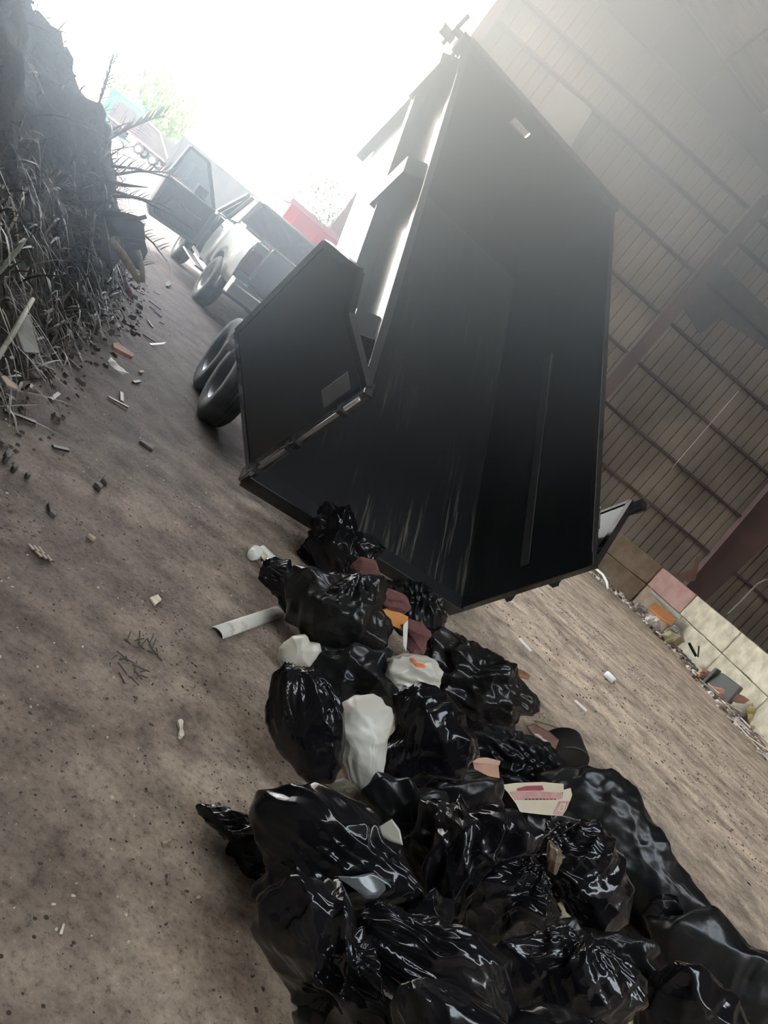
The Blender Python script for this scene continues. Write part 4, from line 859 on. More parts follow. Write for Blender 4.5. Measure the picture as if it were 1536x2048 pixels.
# round black pot and its cardboard sleeve
POT = mat('black_pot', (.012, .011, .010), .5)
pc = atz(1128, 1506, .16); T = empty('flower_pot', Vector((pc.x, pc.y, 0)), 'black round plastic pot lying on its side at the right edge of the heap', 'pot')
axp = Vector((-.35, .85, .30)).normalized(); 
b = MB(); b.lathe([(.0, .01), (.135, .0), (.145, -.01), (.15, .0), (.13, .16), (.125, .16), (.14, .012), (0, .015)], pc-T.location-axp*.06, axp, 36); b.build('pot', POT, T, smooth=RAD(40))
sheet('wrapper', 'reddish torn clear wrapper between the broad dusty bag and the pot', 'wrapper', [(1052,1452),(1066,1447),(1100,1465),(1118,1480),(1108,1505),(1090,1495),(1070,1475)], .24, plastic('brown_wrap', (.16, .09, .07), .25, dust=.3, col2=(.3, .2, .16)), tilt=(.5, 0), seed=64)
sheet('cardboard', 'brown cardboard piece leaning behind the black pot', 'cardboard', [(1068,1440),(1110,1452),(1152,1470),(1130,1500),(1108,1500),(1085,1475)], .10, mat('brown_card', (.26, .19, .13), .8, col2=(.20, .14, .10), nscale=6), tilt=(.2, 0), seed=65, slope=.2)
bag('crushed orange-brown paper bag on the ground behind the broad dusty bag', [(1008,1338),(1022,1332),(1040,1340),(1058,1350),(1056,1360),(1042,1356),(1050,1366),(1030,1360),(1014,1352)], .08, mat('orange_paper', (.28, .13, .05), .7, col2=(.2, .09, .04), nscale=20), seed=66, name='paper_sack', cat='paper bag', lams=(.08, .04), slope=.8)
# flaps of thin grey plastic
GFL = plastic('grey_film', (.07, .075, .08), .22, dust=.3, col2=(.2, .19, .17), bump=.15)
sheet('plastic_flap', 'grey leaf-shaped flap of plastic film sticking out over the crumpled bag', 'plastic film', [(668,1752),(700,1752),(748,1746),(777,1764),(770,1782),(755,1796),(730,1796),(712,1780),(690,1765)], .52, GFL, tilt=(.85, .2), surf=.02, seed=70, th=.0015, slope=.3)
sheet('plastic_flap', 'pointed pale flap of plastic film at the right of the crumpled bag', 'plastic film', [(735,1652),(760,1652),(784,1638),(800,1660),(806,1690),(780,1682),(755,1668)], .50, plastic('pale_film', (.30, .28, .23), .2, dust=.3, bump=.15), tilt=(.8, -.2), surf=.02, seed=71, th=.0015, slope=.4)
bag('twisted mouth of a tied black bag beside the papers, tan at its tip', [(1092,1700),(1098,1680),(1112,1690),(1130,1715),(1118,1735),(1108,1752),(1096,1735)], .58, plastic('tan_film', (.10, .065, .04), .3, dust=.3), seed=72, name='bag_mouth', cat='bag tie', lams=(.05, .025), slope=.8)
sheet('torn_paper', 'small torn tan scrap among the lower black bags', 'scrap', [(1112,1806),(1122,1800),(1128,1822),(1142,1832),(1130,1842),(1116,1836),(1120,1822)], .52, mat('tan_paper', (.25, .2, .12), .7), tilt=(.7, 0), surf=.015, seed=73)
# ---------------------------------------------------------------- cup, gutter, bottle and other litter on the ground
CUPW = mat('white_foam', (.62, .59, .52), .5)
p = atz(496, 1122); T = empty('foam_cup', Vector((p.x, p.y, 0)), 'white foam cup lying with its base towards the viewer', 'cup')
ax_ = Vector((.05, -1, .12)).normalized(); b = MB(); b.lathe([(0, .0), (.030, .0), (.033, -.004), (.042, -.10), (.045, -.10), (.046, -.106), (.040, -.10), (.030, -.006), (0, -.006)], Vector((0, 0, .045)), ax_, 30); b.build('cup', CUPW, T, smooth=RAD(40))
p = atz(518, 1112); T = empty('paper_cup', Vector((p.x, p.y, 0)), 'second white paper cup lying behind the foam cup', 'cup')
b = MB(); b.lathe([(0, .0), (.030, .0), (.04, -.11), (.043, -.11), (.038, -.105), (.028, -.006), (0, -.006)], Vector((-.02, 0, .042)), Vector((-.9, .35, .05)), 30); b.build('cup', CUPW, T, smooth=RAD(40))
sheet('cardboard_scrap', 'torn cream paper scrap between the cups and the small pointed bag', 'paper', [(522,1125),(540,1120),(552,1124),(545,1136),(528,1136)], .05, PAP, tilt=(.3, 0), seed=75)
sheet('cardboard_scrap', 'thin pale strip standing behind the two white cups', 'paper', [(500,1088),(514,1098),(532,1114),(528,1120),(506,1100)], .05, PAP, tilt=(.3, 0), seed=76)
# piece of white trough/gutter
a1, a2, a3 = atz(421, 1256), atz(443, 1280), atz(553, 1224, .02); ax_ = (atz(548, 1228)-atz(432, 1268)).normalized(); L_ = (atz(556, 1224)-atz(432, 1268)).length; wd = (a2-a1).length
T = empty('gutter_piece', frame(atz(432, 1268), ax_, UP.cross(ax_), UP), 'curved white plastic gutter piece lying on the dirt, one end under the bags', 'gutter')
b = MB(); n_ = 10; hw = wd/2
for th_ in ((0, .003),):
    pts = [(-hw*math.cos(math.pi*i/n_)*1., .022*math.sin(math.pi*i/n_)+.004) for i in range(n_+1)]
    inn = [(x*.93, z-.004) for x, z in pts][::-1]; pr_ = pts+inn; v = [(0, x, z) for x, z in pr_]+[(L_, x, z) for x, z in pr_]; N_ = len(pr_)
    f = [(i, (i+1) % N_, (i+1) % N_+N_, i+N_) for i in range(N_)]+[tuple([i, i+1, N_-2-i, N_-1-i]) for i in range(n_)]+[tuple([N_+i, N_+i+1, 2*N_-2-i, 2*N_-1-i])[::-1] for i in range(n_)]
b.add(v, f); b.build('trough', mat('dirty_white_plastic', (.50, .47, .40), .5, col2=(.30, .27, .22), nscale=14, stops=(.55, .75)), T, smooth=RAD(35))
# small white bottle/can on the right
p = atz(1214, 1360); T = empty('white_bottle', Vector((p.x, p.y, 0)), 'small white bottle lying alone on the dusty ground to the right', 'bottle')
b = MB(); b.lathe([(0, 0), (.04, .0), (.045, .01), (.045, .11), (.038, .13), (.02, .135), (.0, .135)], Vector((-.05, .035, .047)), Vector((.75, -.55, 0)), 24); b.build('body', WHT, T, smooth=RAD(40))
b = MB(); b.lathe([(0, .135), (.022, .135), (.022, .158), (0, .158)], Vector((-.05, .035, .047)), Vector((.75, -.55, 0)), 20); b.build('cap', mat('grey_cap', (.4, .4, .4), .5), T)
def chip(name, label, cat, poly, M, th=.02, z=0, group=None):
    b = MB(); b.slab([atz(x, y, z) for x, y in poly], UP, th); o = b.build(name, M, bevel=th*.2); noise_disp(o, th*.4, 20, len(label)); 
    for v in o.data.vertices: v.co.z = max(v.co.z, z+.001)
    return tag(recenter(o), label, cat, group)
TAN = mat('tan_chip', (.38, .33, .26), .8, col2=(.5, .45, .36), nscale=30); DRK = mat('dark_chip', (.035, .028, .024), .8, col2=(.07, .055, .045), nscale=20); WOOD = mat('old_wood', (.20, .14, .09), .8, col2=(.32, .24, .16), nscale=12, mapping=((1, 6, 1),))
LD = 'small debris on the dirt'
chip('foam_scrap', 'pale crumbly scrap alone on the dirt left of the heap', 'scrap', [(351,1446),(358,1441),(364,1446),(361,1460),(366,1476),(360,1482),(352,1478),(355,1462)], TAN, .02)
chip('stone_chip', 'flat pale chip above the left bare ground', 'scrap', [(298,1198),(312,1192),(322,1202),(308,1213)], TAN, .012)
chip('wood_chip', 'dark stick on the dirt left of the trailer tyres', 'wood', [(276,886),(282,883),(307,898),(303,904)], DRK, .02)
chip('dark_stone', 'dark square chunk, nearer of two beside each other on the dirt', 'stone', [(183,975),(192,972),(200,980),(196,986)], DRK, .03)
chip('dark_stone', 'dark square chunk, farther of two beside each other on the dirt', 'stone', [(200,963),(206,957),(214,964),(210,975)], DRK, .03)
chip('dark_stone', 'dark lump at the far left edge of the dirt', 'stone', [(0,912),(14,912),(22,922),(10,930),(0,928)], DRK, .04)
chip('dark_stone', 'dark round lump just right of the left-edge lump', 'stone', [(20,940),(28,938),(30,946),(22,949)], DRK, .03)
chip('dark_stone', 'dark round lump below and right of the left-edge lumps', 'stone', [(48,952),(56,950),(58,958),(50,961)], DRK, .025)
chip('bark_piece', 'dark bent bark piece on the dirt in the left middle', 'bark', [(92,1012),(97,1010),(100,1022),(112,1034),(108,1040),(96,1030)], DRK, .02)
chip('wood_chip', 'short brown slab on the dirt right of the bark piece', 'wood', [(170,1074),(176,1072),(190,1080),(186,1085)], WOOD, .02)
chip('wood_chip', 'brown splinter near the broken twig crumbs', 'wood', [(320,1686),(338,1680),(342,1684),(324,1692)], WOOD, .008)
chip('leaf_scrap', 'small curled tan leaf low at the left', 'leaf', [(116,1868),(124,1850),(128,1852),(122,1870)], TAN, .006)
chip('black_disc', 'black round cap on the ground beside the pickup rear wheel', 'cap', [(329,570),(333,566),(338,567),(340,572),(336,576),(331,575)], DRK, .03)
chip('paper_strip', 'thin white strip on the dusty ground right of the heap', 'paper', [(1148,1402),(1152,1400),(1174,1420),(1172,1424)], WHT, .004)
chip('paper_strip', 'curved white strip on the ground under the raised right door', 'paper', [(1036,1278),(1041,1276),(1064,1302),(1060,1303)], WHT, .004)
for i, (x, y, lab) in enumerate([(70, 1098, 'broken dark woven scrap on the dirt at the far left'), (85, 1112, 'second woven scrap just right of the first')]):
    T = empty('woven_scrap', atz(x, y), lab, 'scrap')
    for j in range(6):
        a = atz(x-16+j*5, y-6+j*1.5)-T.location; c_ = atz(x-6+j*5, y+6+j*2)-T.location; b = MB(); b.beam(a+UP*.01, c_+UP*.012, .012, .006); b.build('strip', DRK if j % 2 else WOOD, T)
rnd = random.Random(4)
for i, (x, y) in enumerate([(284, 1296), (248, 1338), (598, 1590)]):
    T = empty('twig_clump', atz(x, y), ['dark twig clump, farther of the two on the bare dirt', 'dark twig clump, nearer of the two on the bare dirt', 'pale crushed leaf bits beside the small cloudy bag'][i], 'twigs')
    for j in range(16):
        a = rnd.uniform(0, 6.28); r_ = rnd.uniform(.01, .07); p = Vector((rnd.uniform(-.06, .06), rnd.uniform(-.05, .05), .006)); b = MB(); b.tube([p, p+Vector((math.cos(a)*r_, math.sin(a)*r_, rnd.uniform(0, .02)))], .0025, 4); b.build('twig', DRK if i < 2 else TAN, T)
# crumbs of soil: uncountable
def crumbs(name, label, cat, n_, region, M, smin, smax, seed, zfun=None, flat=.5, clus=None):
    rg = random.Random(seed); V = []; F = []
    base = [(-1, -1, 0), (1, -1, 0), (1, 1, 0), (-1, 1, 0), (-.6, -.5, 1), (.7, -.5, 1), (.5, .6, 1), (-.6, .7, 1)]; fb = [(3, 2, 1, 0), (4, 5, 6, 7), (0, 1, 5, 4), (1, 2, 6, 5), (2, 3, 7, 6), (3, 0, 4, 7)]
    for i in range(n_):
        p = region(rg); s_ = smin*(smax/smin)**(rg.random()**2.2); a = rg.uniform(0, 6.28); c_, q = math.cos(a), math.sin(a); el = rg.uniform(.6, 2.2); o = len(V)
        for x, y, z in base:
            x = x*el*rg.uniform(.7, 1.2); y = y*rg.uniform(.7, 1.2); V.append((p[0]+(x*c_-y*q)*s_, p[1]+(x*q+y*c_)*s_, p[2]+(z*flat*2-.1)*s_*rg.uniform(.8, 1.2)))
        F += [tuple(k+o for k in f) for f in fb]
    return tag(mesh_from(name, V, F, M, False), label, cat, kind='stuff')
def reg_left(rg):
    while True:
        x, y = rg.uniform(-5.5, 1.6), rg.uniform(1.4, 9.5)
        if rg.random() < min(1, 3.2/y**1.1): return (x, y, 0)
crumbs('soil_crumbs', 'dark soil crumbs scattered over the dirt', 'soil', 8000, reg_left, DRK, .0012, .0048, 1)
crumbs('gravel', 'pale gravel grains scattered over the dirt', 'gravel', 3200, reg_left, TAN, .0012, .005, 2)
crumbs('gravel', 'dark grit in the wheel tracks to the right of the heap', 'gravel', 5000, lambda rg: (lambda t, o: (2.2+t*math.cos(RAD(-38))+o*.5, 9.5+t*math.sin(RAD(-38))+o, 0))(rg.uniform(-2, 8), rg.gauss(0, .35)+rg.choice([0, 1.5, 2.4, -1.2])), DRK, .002, .010, 3)
# ---------------------------------------------------------------- rubbish along the block wall
RB = lambda rg: (lambda p: (p[0]+rg.gauss(0, .28), p[1]+rg.gauss(0, .3), 0))(
    (lambda t: [(5.2+t*1.8, 21.3) if t < 1 else (7.0+(t-1)*.75, 21.2-(t-1)*2.0) if t < 2 else (7.75+(t-2)*.4, 19.2-(t-2)*2.6) if t < 3 else (8.0+(t-3)*.25, 16.5-(t-3)*3.2)][0])(rg.uniform(0, 4.6)))
crumbs('rubble', 'pale rubble chips along the foot of the block wall', 'rubble', 1500, RB, mat('pale_rubble', (.42, .38, .32), .8, col2=(.62, .58, .52), nscale=3), .015, .07, 4)
crumbs('rubble', 'dark dirt and chips along the foot of the block wall', 'rubble', 1700, RB, mat('dark_rubble', (.08, .065, .055), .8, col2=(.2, .15, .11), nscale=3), .015, .08, 5)
RGR = 'loose strips of wood and board along the block wall'
rg = random.Random(9); SM = [mat('strip_tan', (.42, .33, .22), .8), mat('strip_grey', (.28, .26, .24), .8), mat('strip_pale', (.6, .55, .48), .7), mat('strip_brown', (.16, .10, .07), .8)]
SMN = ['tan', 'grey', 'pale', 'brown']
for i in range(60):
    p = RB(rg) if i < 22 else (rg.uniform(7.35, 8.5), rg.uniform(11.5, 15.8), 0)
    a = rg.gauss(-.9, .6); L_ = rg.uniform(.12, .5); q = i % 4
    b = MB(); d = Vector((math.cos(a), math.sin(a), rg.uniform(-.1, .25))).normalized(); c0 = Vector((0, 0, .05+abs(d.z)*L_/2+rg.uniform(0, .06))); b.beam(c0-d*L_/2, c0+d*L_/2, rg.uniform(.02, .07), rg.uniform(.01, .025)); o = b.build('wood_strip', SM[q]); o.location = Vector((p[0], p[1], 0))
    tag(o, '%s loose strip lying in the rubble %s' % (SMN[q], 'near the block wall foot' if i < 22 else 'at the right edge near the wall'), 'wood strip', '%s strips %s' % (SMN[q], 'at the block wall foot' if i < 22 else 'in the right-hand rubble'))
def board(name, label, cat, quad, y, M, th=.03, z0=None):
    P_ = [aty(*q, y) for q in quad]; n_ = (P_[1]-P_[0]).cross(P_[2]-P_[0]).normalized(); b = MB(); b.slab(P_, n_, th); return tag(recenter(b.build(name, M)), label, cat)
def lean(name, label, cat, quad, ys, M, th=.03):
    P_ = [aty(*q, yy) for q, yy in zip(quad, ys)]; n_ = (P_[1]-P_[0]).cross(P_[2]-P_[0]).normalized(); b = MB(); b.slab(P_, n_, th); o = b.build(name, M); mz = min((v.co.z for v in o.data.vertices))
    if mz < 0: 
        for v in o.data.vertices: v.co.z -= mz
    return tag(recenter(o), label, cat)
lean('orange_board', 'orange-brown board leaning on the bottom block row under the pink block', 'board', [(1296,1213),(1312,1205),(1352,1238),(1343,1250),(1316,1235)], (20.2, 20.6, 19.9, 19.5, 19.8), mat('orange_board', (.40, .16, .05), .7, col2=(.33, .13, .05), nscale=4))
lean('grey_board', 'grey weathered beam leaning over the bottom block joint above the orange board', 'board', [(1300,1184),(1304,1180),(1340,1215),(1364,1232),(1358,1240),(1332,1222)], (20.9, 20.9, 20.4, 19.9, 19.8, 20.3), mat('grey_board', (.22, .20, .17), .8, col2=(.3, .28, .24), nscale=6), .05)
lean('leaning_board', 'brown sheet with a pale torn label leaning above the pink block', 'panel', [(1352,1150),(1388,1138),(1393,1112),(1400,1112),(1390,1160),(1374,1164)], (21.9, 21.9, 21.9, 21.9, 21.9, 21.9), mat('brown_panel', (.17, .09, .06), .8, col2=(.12, .07, .05), nscale=3))
# grey tub
p = aty(1446, 1378, 16.2); T = empty('grey_tub', frame(Vector((p.x, p.y, -.11)), Vector((.8, -.6, 0)), Vector((.6, .8, 0)), UP), 'grey plastic tub lying on its side against the pale bottom block', 'tub')
b = MB(); b.add([(-.30, -.2, .16), (.30, -.24, .14), (.30, .2, .14), (-.30, .16, .16), (-.24, -.14, .56), (.26, -.18, .60), (.26, .14, .60), (-.24, .1, .56)], [(0, 1, 2, 3), (4, 7, 6, 5), (0, 4, 5, 1), (1, 5, 6, 2), (2, 6, 7, 3), (3, 7, 4, 0)]); b.build('body', mat('grey_plastic', (.10, .10, .095), .6), T, bevel=.03)
b = MB(); b.box(-.36, -.30, -.24, .2, .12, .56); b.build('rim', mat('grey_plastic'), T, bevel=.01)
def sack(label, poly, zc, M, seed, name='sack', cat='sack', **k): return bag(label, poly, zc, M, seed=seed, name=name, cat=cat, **k)
sack('long salmon-pink foam slab lying below the grey tub', [(1400,1374),(1410,1368),(1440,1376),(1480,1388),(1500,1400),(1488,1408),(1450,1400),(1420,1390),(1405,1384)], .14, mat('salmon_foam', (.50, .27, .19), .8, col2=(.42, .22, .15), nscale=6), 80, slope=.3, name='foam_slab', cat='foam', thick=.5)
sack('pink crumpled scrap left of the grey tub', [(1390,1345),(1400,1338),(1418,1348),(1420,1362),(1400,1362)], .12, mat('salmon_foam'), 81, name='foam_scrap', cat='foam')
sack('olive-tan sack with a foil top leaning at the wall foot', [(1325,1268),(1340,1262),(1362,1272),(1368,1284),(1352,1293),(1330,1285)], .2, mat('olive_sack', (.25, .21, .11), .7, col2=(.34, .29, .17), nscale=8), 82, name='sack', cat='sack', slope=.5)
sack('ribbed grey duct piece above the olive sack', [(1340,1256),(1350,1252),(1366,1268),(1370,1284),(1362,1282),(1350,1266)], .34, mat('duct_grey', (.3, .3, .28), .4), 83, name='duct', cat='duct')
sack('white crumpled paper heap left of the olive sack', [(1290,1236),(1304,1230),(1318,1240),(1322,1256),(1306,1256),(1294,1248)], .2, mat('white_rubbish', (.6, .56, .52), .7, col2=(.4, .37, .35), nscale=6), 84, name='paper_heap', cat='paper', slope=.9)
sack('pale rounded bundle lying on the lower block ledge', [(1253,1176),(1262,1172),(1278,1180),(1280,1186),(1268,1186)], .12, mat('white_rubbish'), 85, name='bundle', cat='bundle')
sack('grey crushed carton left of the orange board', [(1268,1212),(1278,1206),(1290,1214),(1294,1226),(1282,1224)], .2, mat('strip_grey'), 86, name='carton', cat='box', slope=.8)
sack('yellow torn packaging in the right-hand rubble', [(1494,1420),(1504,1408),(1512,1422),(1508,1445),(1498,1440)], .2, mat('yellow_pack', (.5, .4, .2), .7), 87, name='packaging', cat='packaging', slope=.9)
for (a, c_, lab) in (((1378, 1286), (1392, 1312), 'dark rod leaning at the block joint, left of the two'), ((1398, 1292), (1396, 1314), 'thin dark rod leaning at the block joint, right of the two')):
    b = MB(); y_ = 18.2; P0 = aty(*a, y_); P1 = aty(*c_, y_); P1.z = max(P1.z, .02); b.tube([P0, P1], .035 if 'left' in lab else .018, 8); tag(recenter(b.build('rod', DKM)), lab, 'rod')
b = MB(); b.tube([aty(1183, 1130, 20.5), aty(1206, 1150, 20.0), aty(1214, 1165, 19.6), aty(1216, 1178, 19.4)], .035, 8); o = b.build('white_pipe', WHT, smooth=True)
mz = min(v.co.z for v in o.data.vertices)
for v in o.data.vertices: v.co.z -= min(0, mz)
tag(recenter(o), 'bent white pipe on the rubble below the raised right door', 'pipe')
# ---------------------------------------------------------------- mound of green waste on the left
FOOT = [(-1.35, 1.6), (-1.62, 2.6), (-1.95, 3.7), (-2.4, 4.7), (-2.75, 5.7), (-3.15, 6.8), (-3.9, 8.3), (-4.9, 10.1), (-6.2, 11.6), (-8.0, 12.6), (-10.5, 13.0)]
fp = np.array(FOOT); seg = np.r_[0, np.cumsum(np.hypot(*np.diff(fp, axis=0).T))]
def footpt(u):
    x = np.interp(u, seg, fp[:, 0]); y = np.interp(u, seg, fp[:, 1]); e = .4
    dx = np.interp(u+e, seg, fp[:, 0])-np.interp(u-e, seg, fp[:, 0]); dy = np.interp(u+e, seg, fp[:, 1])-np.interp(u-e, seg, fp[:, 1]); L_ = math.hypot(dx, dy)
    return x, y, -dy/L_, dx/L_
from mathutils import noise as mn
def mh(u, d):
    """height of the mound d metres behind its foot"""
    x, y, nx, ny = footpt(u); H_ = 2.75-.055*max(0, u-7)
    h = H_*(1-math.exp(-max(d, 0)/1.9))
    p = Vector((x+nx*d, y+ny*d, 0)); h += (mn.noise(p*.9)*.45+mn.noise(p*2.3)*.22+mn.noise(p*6)*.08)*min(1, d*1.3); return x+nx*d, y+ny*d, max(h, -.02)
NU, ND = 150, 60; V = []; F = []
for i in range(NU):
    for j in range(ND):
        u = seg[-1]*i/(NU-1); d = 6.5*(j/(ND-1))**1.5; x, y, h = mh(u, d-.05)
        q = Vector((x, y, h)); n3 = mn.noise_vector(q*3.2)*.16*min(1, d*2)+mn.noise_vector(q*9)*.05*min(1, d*3)
        V.append((q.x+n3.x, q.y+n3.y, max(q.z+n3.z, -.02)))
for i in range(NU-1):
    for j in range(ND-1): a = i*ND+j; F.append((a, a+ND, a+ND+1, a+1))
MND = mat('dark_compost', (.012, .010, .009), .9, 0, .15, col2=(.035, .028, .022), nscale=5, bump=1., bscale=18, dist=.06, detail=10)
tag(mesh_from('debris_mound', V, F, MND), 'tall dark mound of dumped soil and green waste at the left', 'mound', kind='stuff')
rg = random.Random(21)
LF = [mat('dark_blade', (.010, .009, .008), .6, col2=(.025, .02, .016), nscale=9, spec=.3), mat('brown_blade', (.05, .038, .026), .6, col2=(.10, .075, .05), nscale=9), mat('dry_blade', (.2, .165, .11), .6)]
def blade_mesh(b, p, d, L_, w, bend, k=5):
    d = d.normalized(); s_ = d.cross(UP); s_ = s_.normalized() if s_.length > .01 else Vector((1, 0, 0)); pts = []
    for i in range(k+1):
        t = i/k; q = p+d*(L_*t)+bend*(t*t*L_); ww = w*(1-t)**.7*(.4+.6*min(1, t*4)); pts.append((q-s_*ww/2, q+s_*ww/2+UP*ww*.25))
    o = len(b.v); b.v += [tuple(v) for pr_ in pts for v in pr_]; b.f += [(o+2*i, o+2*i+1, o+2*i+3, o+2*i+2) for i in range(k)]
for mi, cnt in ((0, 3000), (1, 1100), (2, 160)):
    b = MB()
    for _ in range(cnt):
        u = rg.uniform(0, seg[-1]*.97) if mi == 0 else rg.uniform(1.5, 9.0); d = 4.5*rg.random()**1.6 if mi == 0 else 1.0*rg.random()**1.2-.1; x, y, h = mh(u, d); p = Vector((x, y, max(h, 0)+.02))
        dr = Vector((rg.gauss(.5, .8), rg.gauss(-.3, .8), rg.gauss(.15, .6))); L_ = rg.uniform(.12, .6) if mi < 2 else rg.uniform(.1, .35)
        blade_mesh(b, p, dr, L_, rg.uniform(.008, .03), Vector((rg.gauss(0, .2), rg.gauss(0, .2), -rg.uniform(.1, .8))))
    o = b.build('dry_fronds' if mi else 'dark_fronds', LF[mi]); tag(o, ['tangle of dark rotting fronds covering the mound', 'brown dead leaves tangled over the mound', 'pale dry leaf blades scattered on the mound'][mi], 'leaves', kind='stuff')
# lumps and clods
def reg_m(rg):
    u = rg.uniform(0, seg[-1]*.97); x, y, h = mh(u, 4*rg.random()**1.4-.35); return (x, y, max(h, 0))
crumbs('clods', 'dark clods of earth on and around the mound', 'soil', 2600, reg_m, mat('clod_soil', (.03, .024, .02), .9, col2=(.08, .06, .048), nscale=9), .006, .03, 31, flat=.7)
# palm fronds standing out of the mound edge
def on_mound_px(px, py, dist):
    d = ray(px, py); return CO+d*(dist/d.length)
for i, (x, y, dist, dx, dy, L_, lab) in enumerate([
        (200, 330, 8.8, 1.0, .15, .9, 'spiky dead palm frond jutting right from the mound, highest of the cluster'),
        (205, 375, 8.3, .95, .35, 1.0, 'spiky dead palm frond jutting right from the mound, middle of the cluster'),
        (200, 410, 7.9, .9, .6, .8, 'spiky dead palm frond jutting right from the mound, lowest of the cluster'),
        (205, 285, 9.4, .9, -.45, .8, 'forked dry branch rising in front of the far semi-trailer'),
        (212, 352, 8.5, 1.0, -.1, .75, 'broad dead palm frond jutting right, just below the highest one'),
        (210, 392, 8.1, 1.0, .1, .7, 'level dead palm frond jutting right towards the pickup door'),
        (208, 430, 7.7, .8, .9, .6, 'drooping dead palm frond just above the black crate'),
        (195, 215, 10.5, .3, -.9, .7, 'thin dark frond tip at the top edge of the mound')]):
    p = on_mound_px(x, y, dist); T = empty('palm_frond', p, lab, 'palm frond', 'palm fronds sticking out of the mound')
    dr = (EX*dx+EY*dy).normalized(); b = MB(); sp = [Vector((0, 0, 0)), dr*L_*.4+UP*.02, dr*L_*.75-UP*.02, dr*L_-UP*.09]; b.tube(sp, [.018, .012, .008, .003], 6); b.build('stem', LF[0], T)
    b = MB()
    for k in range(44):
        t = .08+.9*k/44; q = dr*L_*t-UP*.05*t*t; sg = 1 if k % 2 else -1
        blade_mesh(b, q, dr*.8+(EY*.7+FW*.3*rg.uniform(-1, 1))*sg, rg.uniform(.18, .38)*(1.1-t*.5), .018, Vector((0, 0, -.3)))
    b.build('leaflet', LF[0], T)
# named things in the mound
def stick(name, label, cat, pts, r, M, k=8):
    P_ = [on_mound_px(*q) for q in pts]; b = MB(); b.tube(P_, r, k); return tag(recenter(b.build(name, M, smooth=True)), label, cat)
PALEW = mat('pale_wood', (.24, .22, .18), .7, col2=(.32, .3, .25), nscale=8)
stick('branch', 'long bare stick rising from the left edge past the white board', 'branch', [(-10, 725, 4.3), (30, 660, 4.6), (66, 598, 4.9)], [.014, .016, .012], PALEW)
stick('branch', 'forked dark branch over the black broken crate', 'branch', [(205, 425, 7.4), (250, 430, 7.5), (278, 437, 7.5), (293, 433, 7.5)], [.03, .025, .02, .02], LF[0])
stick('branch', 'thin twig hanging from the palm cluster towards the open door', 'branch', [(215, 362, 7.6), (250, 370, 7.6), (296, 375, 7.6)], [.02, .016, .004], LF[0])
stick('cane', 'pale split cane leaning beside the crushed black crate', 'cane', [(222, 480, 7.0), (245, 510, 7.1), (262, 535, 7.2), (279, 566, 7.2)], [.03, .035, .035, .02], WOOD)
stick('cane', 'short pale stick at the foot of the black crate', 'cane', [(276, 500, 7.2), (283, 530, 7.2), (286, 565, 7.2)], [.02, .025, .02], PALEW)
def slabm(name, label, cat, poly, M, th=.02):
    P_ = [on_mound_px(*q) for q in poly]; n_ = (P_[1]-P_[0]).cross(P_[2]-P_[0]).normalized(); b = MB(); b.slab(P_, n_, th); return tag(recenter(b.build(name, M, bevel=.003)), label, cat)
slabm('white_board', 'dirty white board stuck upright at the foot of the mound', 'board', [(30,655,4.75), (38,632,4.8), (60,628,4.85), (70,660,4.75), (80,706,4.65), (48,704,4.6)], mat('dirty_white', (.26, .25, .22), .7, col2=(.18, .17, .15), nscale=5))
slabm('brown_board', 'reddish-brown broken board at the mound foot, right of the white board', 'board', [(226,686,5.75), (236,684,5.8), (269,708,5.8), (266,714,5.75), (228,694,5.7)], mat('red_wood', (.22, .12, .09), .8, col2=(.3, .18, .13), nscale=8), .03)
slabm('palm_leaf_base', 'pale green-grey pointed leaf on the left side of the mound', 'leaf', [(-5,545,4.6), (10,520,4.7), (35,492,4.8), (54,476,4.85), (40,500,4.75), (18,526,4.65), (0,548,4.6)], mat('green_grey_leaf', (.15, .17, .12), .6), .006)
slabm('tan_scrap', 'tan torn cardboard at the left edge of the mound foot', 'cardboard', [(2,752,3.95), (10,750,3.98), (36,770,3.95), (36,778,3.93), (14,770,3.9)], mat('brown_card'), .01)
T = empty('black_crate', on_mound_px(250, 520, 7.3), 'crushed black plastic crate half buried at the right side of the mound', 'crate')
CR = mat('black_crate', (.012, .012, .012), .4)
def cr(poly, th=.02, nm='panel'):
    P_ = [on_mound_px(*q)-T.location for q in poly]; n_ = (P_[1]-P_[0]).cross(P_[2]-P_[0]).normalized(); b = MB(); b.slab(P_, n_, th); b.build(nm, CR, T, bevel=.004)
cr([(214,428,7.6), (262,430,7.5), (286,446,7.45), (290,480,7.4), (240,474,7.3), (218,470,7.4)]); cr([(240,474,7.3), (290,480,7.4), (296,503,7.4), (280,540,7.3), (262,530,7.2), (246,500,7.2)])
cr([(208,430,7.4), (218,470,7.4), (240,520,7.2), (225,540,7.1), (205,500,7.2)])
cr([(262,430,7.5), (286,434,7.6), (292,446,7.5), (286,450,7.45)], .03, 'rim')
sack('faded purple-pink rag among the mound foot debris', [(243,560,), (252,556), (262,575), (268,590), (258,596), (248,580)], .18, mat('purple_rag', (.16, .10, .12), .8, col2=(.25, .14, .13), nscale=10), 91, name='rag', cat='rag', slope=.8, lams=(.08, .04))
sheet('curled_strip', 'curled white strip at the mound foot right of the brown board', 'strip', [(214,722),(222,712),(232,728),(248,738),(258,748),(244,748),(228,740)], .06, mat('curl_white', (.42, .4, .36), .6), tilt=(.3, 0), seed=93, slope=.8)
sheet('curled_strip', 'pale flat strip on the ground beyond the mound foot', 'strip', [(298,686),(315,686),(333,684),(330,689),(312,691),(300,691)], .03, mat('curl_white'), tilt=(.2, 0), seed=94)
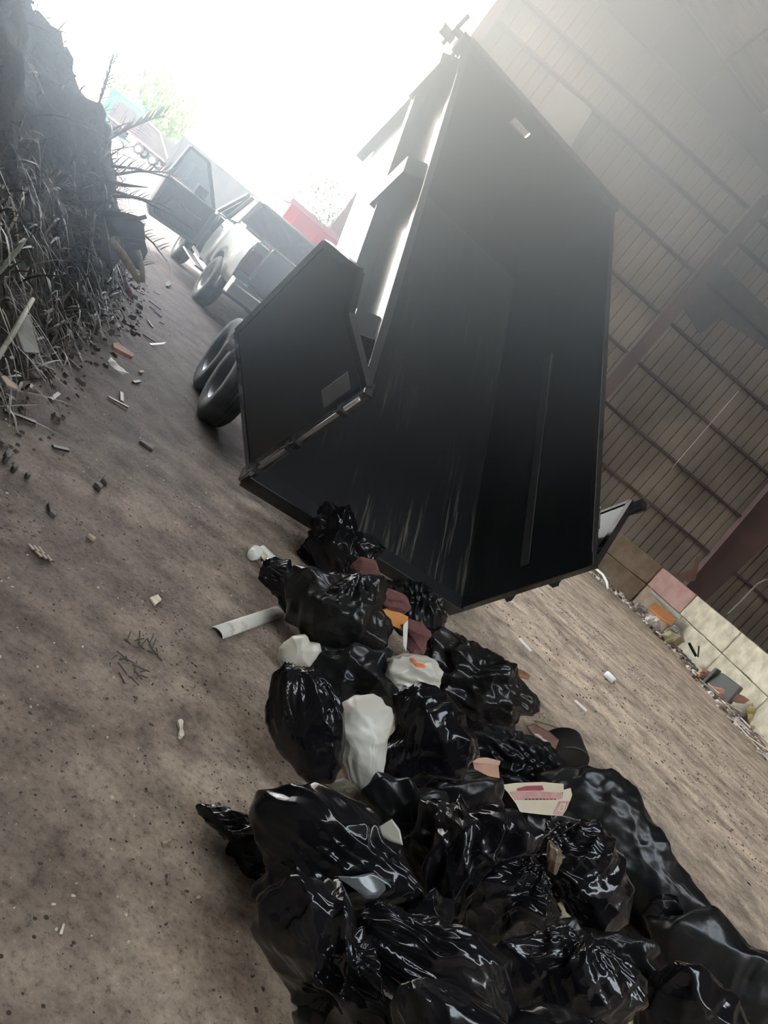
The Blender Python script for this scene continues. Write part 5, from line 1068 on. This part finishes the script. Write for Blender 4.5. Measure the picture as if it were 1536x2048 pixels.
# bits spilled on the ground in front of the mound
rg = random.Random(5)
for i in range(26):
    u = rg.uniform(2.0, 9.5); x, y, nx, ny = footpt(u); off = -rg.uniform(.05, .6); q = i % 4; a = rg.uniform(0, 3.1); L_ = rg.uniform(.05, .18)
    b = MB(); b.beam(Vector((-math.cos(a)*L_/2, -math.sin(a)*L_/2, .012)), Vector((math.cos(a)*L_/2, math.sin(a)*L_/2, .018)), .025, .012); o = b.build('debris_stick', [LF[0], LF[1], WOOD, DRK][q]); o.location = (x+nx*off, y+ny*off, 0)
    tag(o, 'short stick spilled on the ground along the mound foot', 'stick', 'short sticks spilled at the mound foot')

# ---------------------------------------------------------------- haze volumes added to stand in for lens glare
HM = bpy.data.materials.new('glare_haze'); HM.use_nodes = True; n = HM.node_tree.nodes; l = HM.node_tree.links
n.remove(n['Principled BSDF']); vsn = n.new('ShaderNodeVolumeScatter'); vsn.inputs['Color'].default_value = (.70, .84, 1.0, 1); vsn.inputs['Density'].default_value = HAZE; vsn.inputs['Anisotropy'].default_value = .5
l.new(vsn.outputs[0], n['Material Output'].inputs['Volume'])
hz = MB().box(-30, 24, -6, 34, .0, 22).build('haze', HM); tag(hz, 'thin haze added over the shed and yard for the pale veil of lens glare', 'haze', kind='stuff')
HM2 = HM.copy(); HM2.name = 'glare_plume'; n = HM2.node_tree.nodes; l = HM2.node_tree.links  # denser volume, shaped to veil the bed top like glare
vsn = [k_ for k_ in n if k_.type == 'VOLUME_SCATTER'][0]
tc = n.new('ShaderNodeTexCoord'); mp = n.new('ShaderNodeMapping'); l.new(tc.outputs['Object'], mp.inputs[0]); mp.inputs['Scale'].default_value = (1/4.6, 1/5.0, 1/3.8)
ln = n.new('ShaderNodeVectorMath'); ln.operation = 'LENGTH'; l.new(mp.outputs[0], ln.inputs[0])
mr = n.new('ShaderNodeMapRange'); mr.interpolation_type = 'SMOOTHSTEP'; l.new(ln.outputs['Value'], mr.inputs[0]); mr.inputs[1].default_value = 1.0; mr.inputs[2].default_value = .35; mr.inputs[3].default_value = 0; mr.inputs[4].default_value = PLUME*15.5
l.new(mr.outputs[0], vsn.inputs['Density'])
V_, F_ = ico(4)
pm = mesh_from('glare_plume', [(x*4.65, y*5.05, z*3.85) for x, y, z in V_], F_, HM2); pm.location = (-2.1, 4.5, 4.15); tag(pm, 'haze volume added around the raised bed, imitating lens glare', 'haze', kind='stuff')
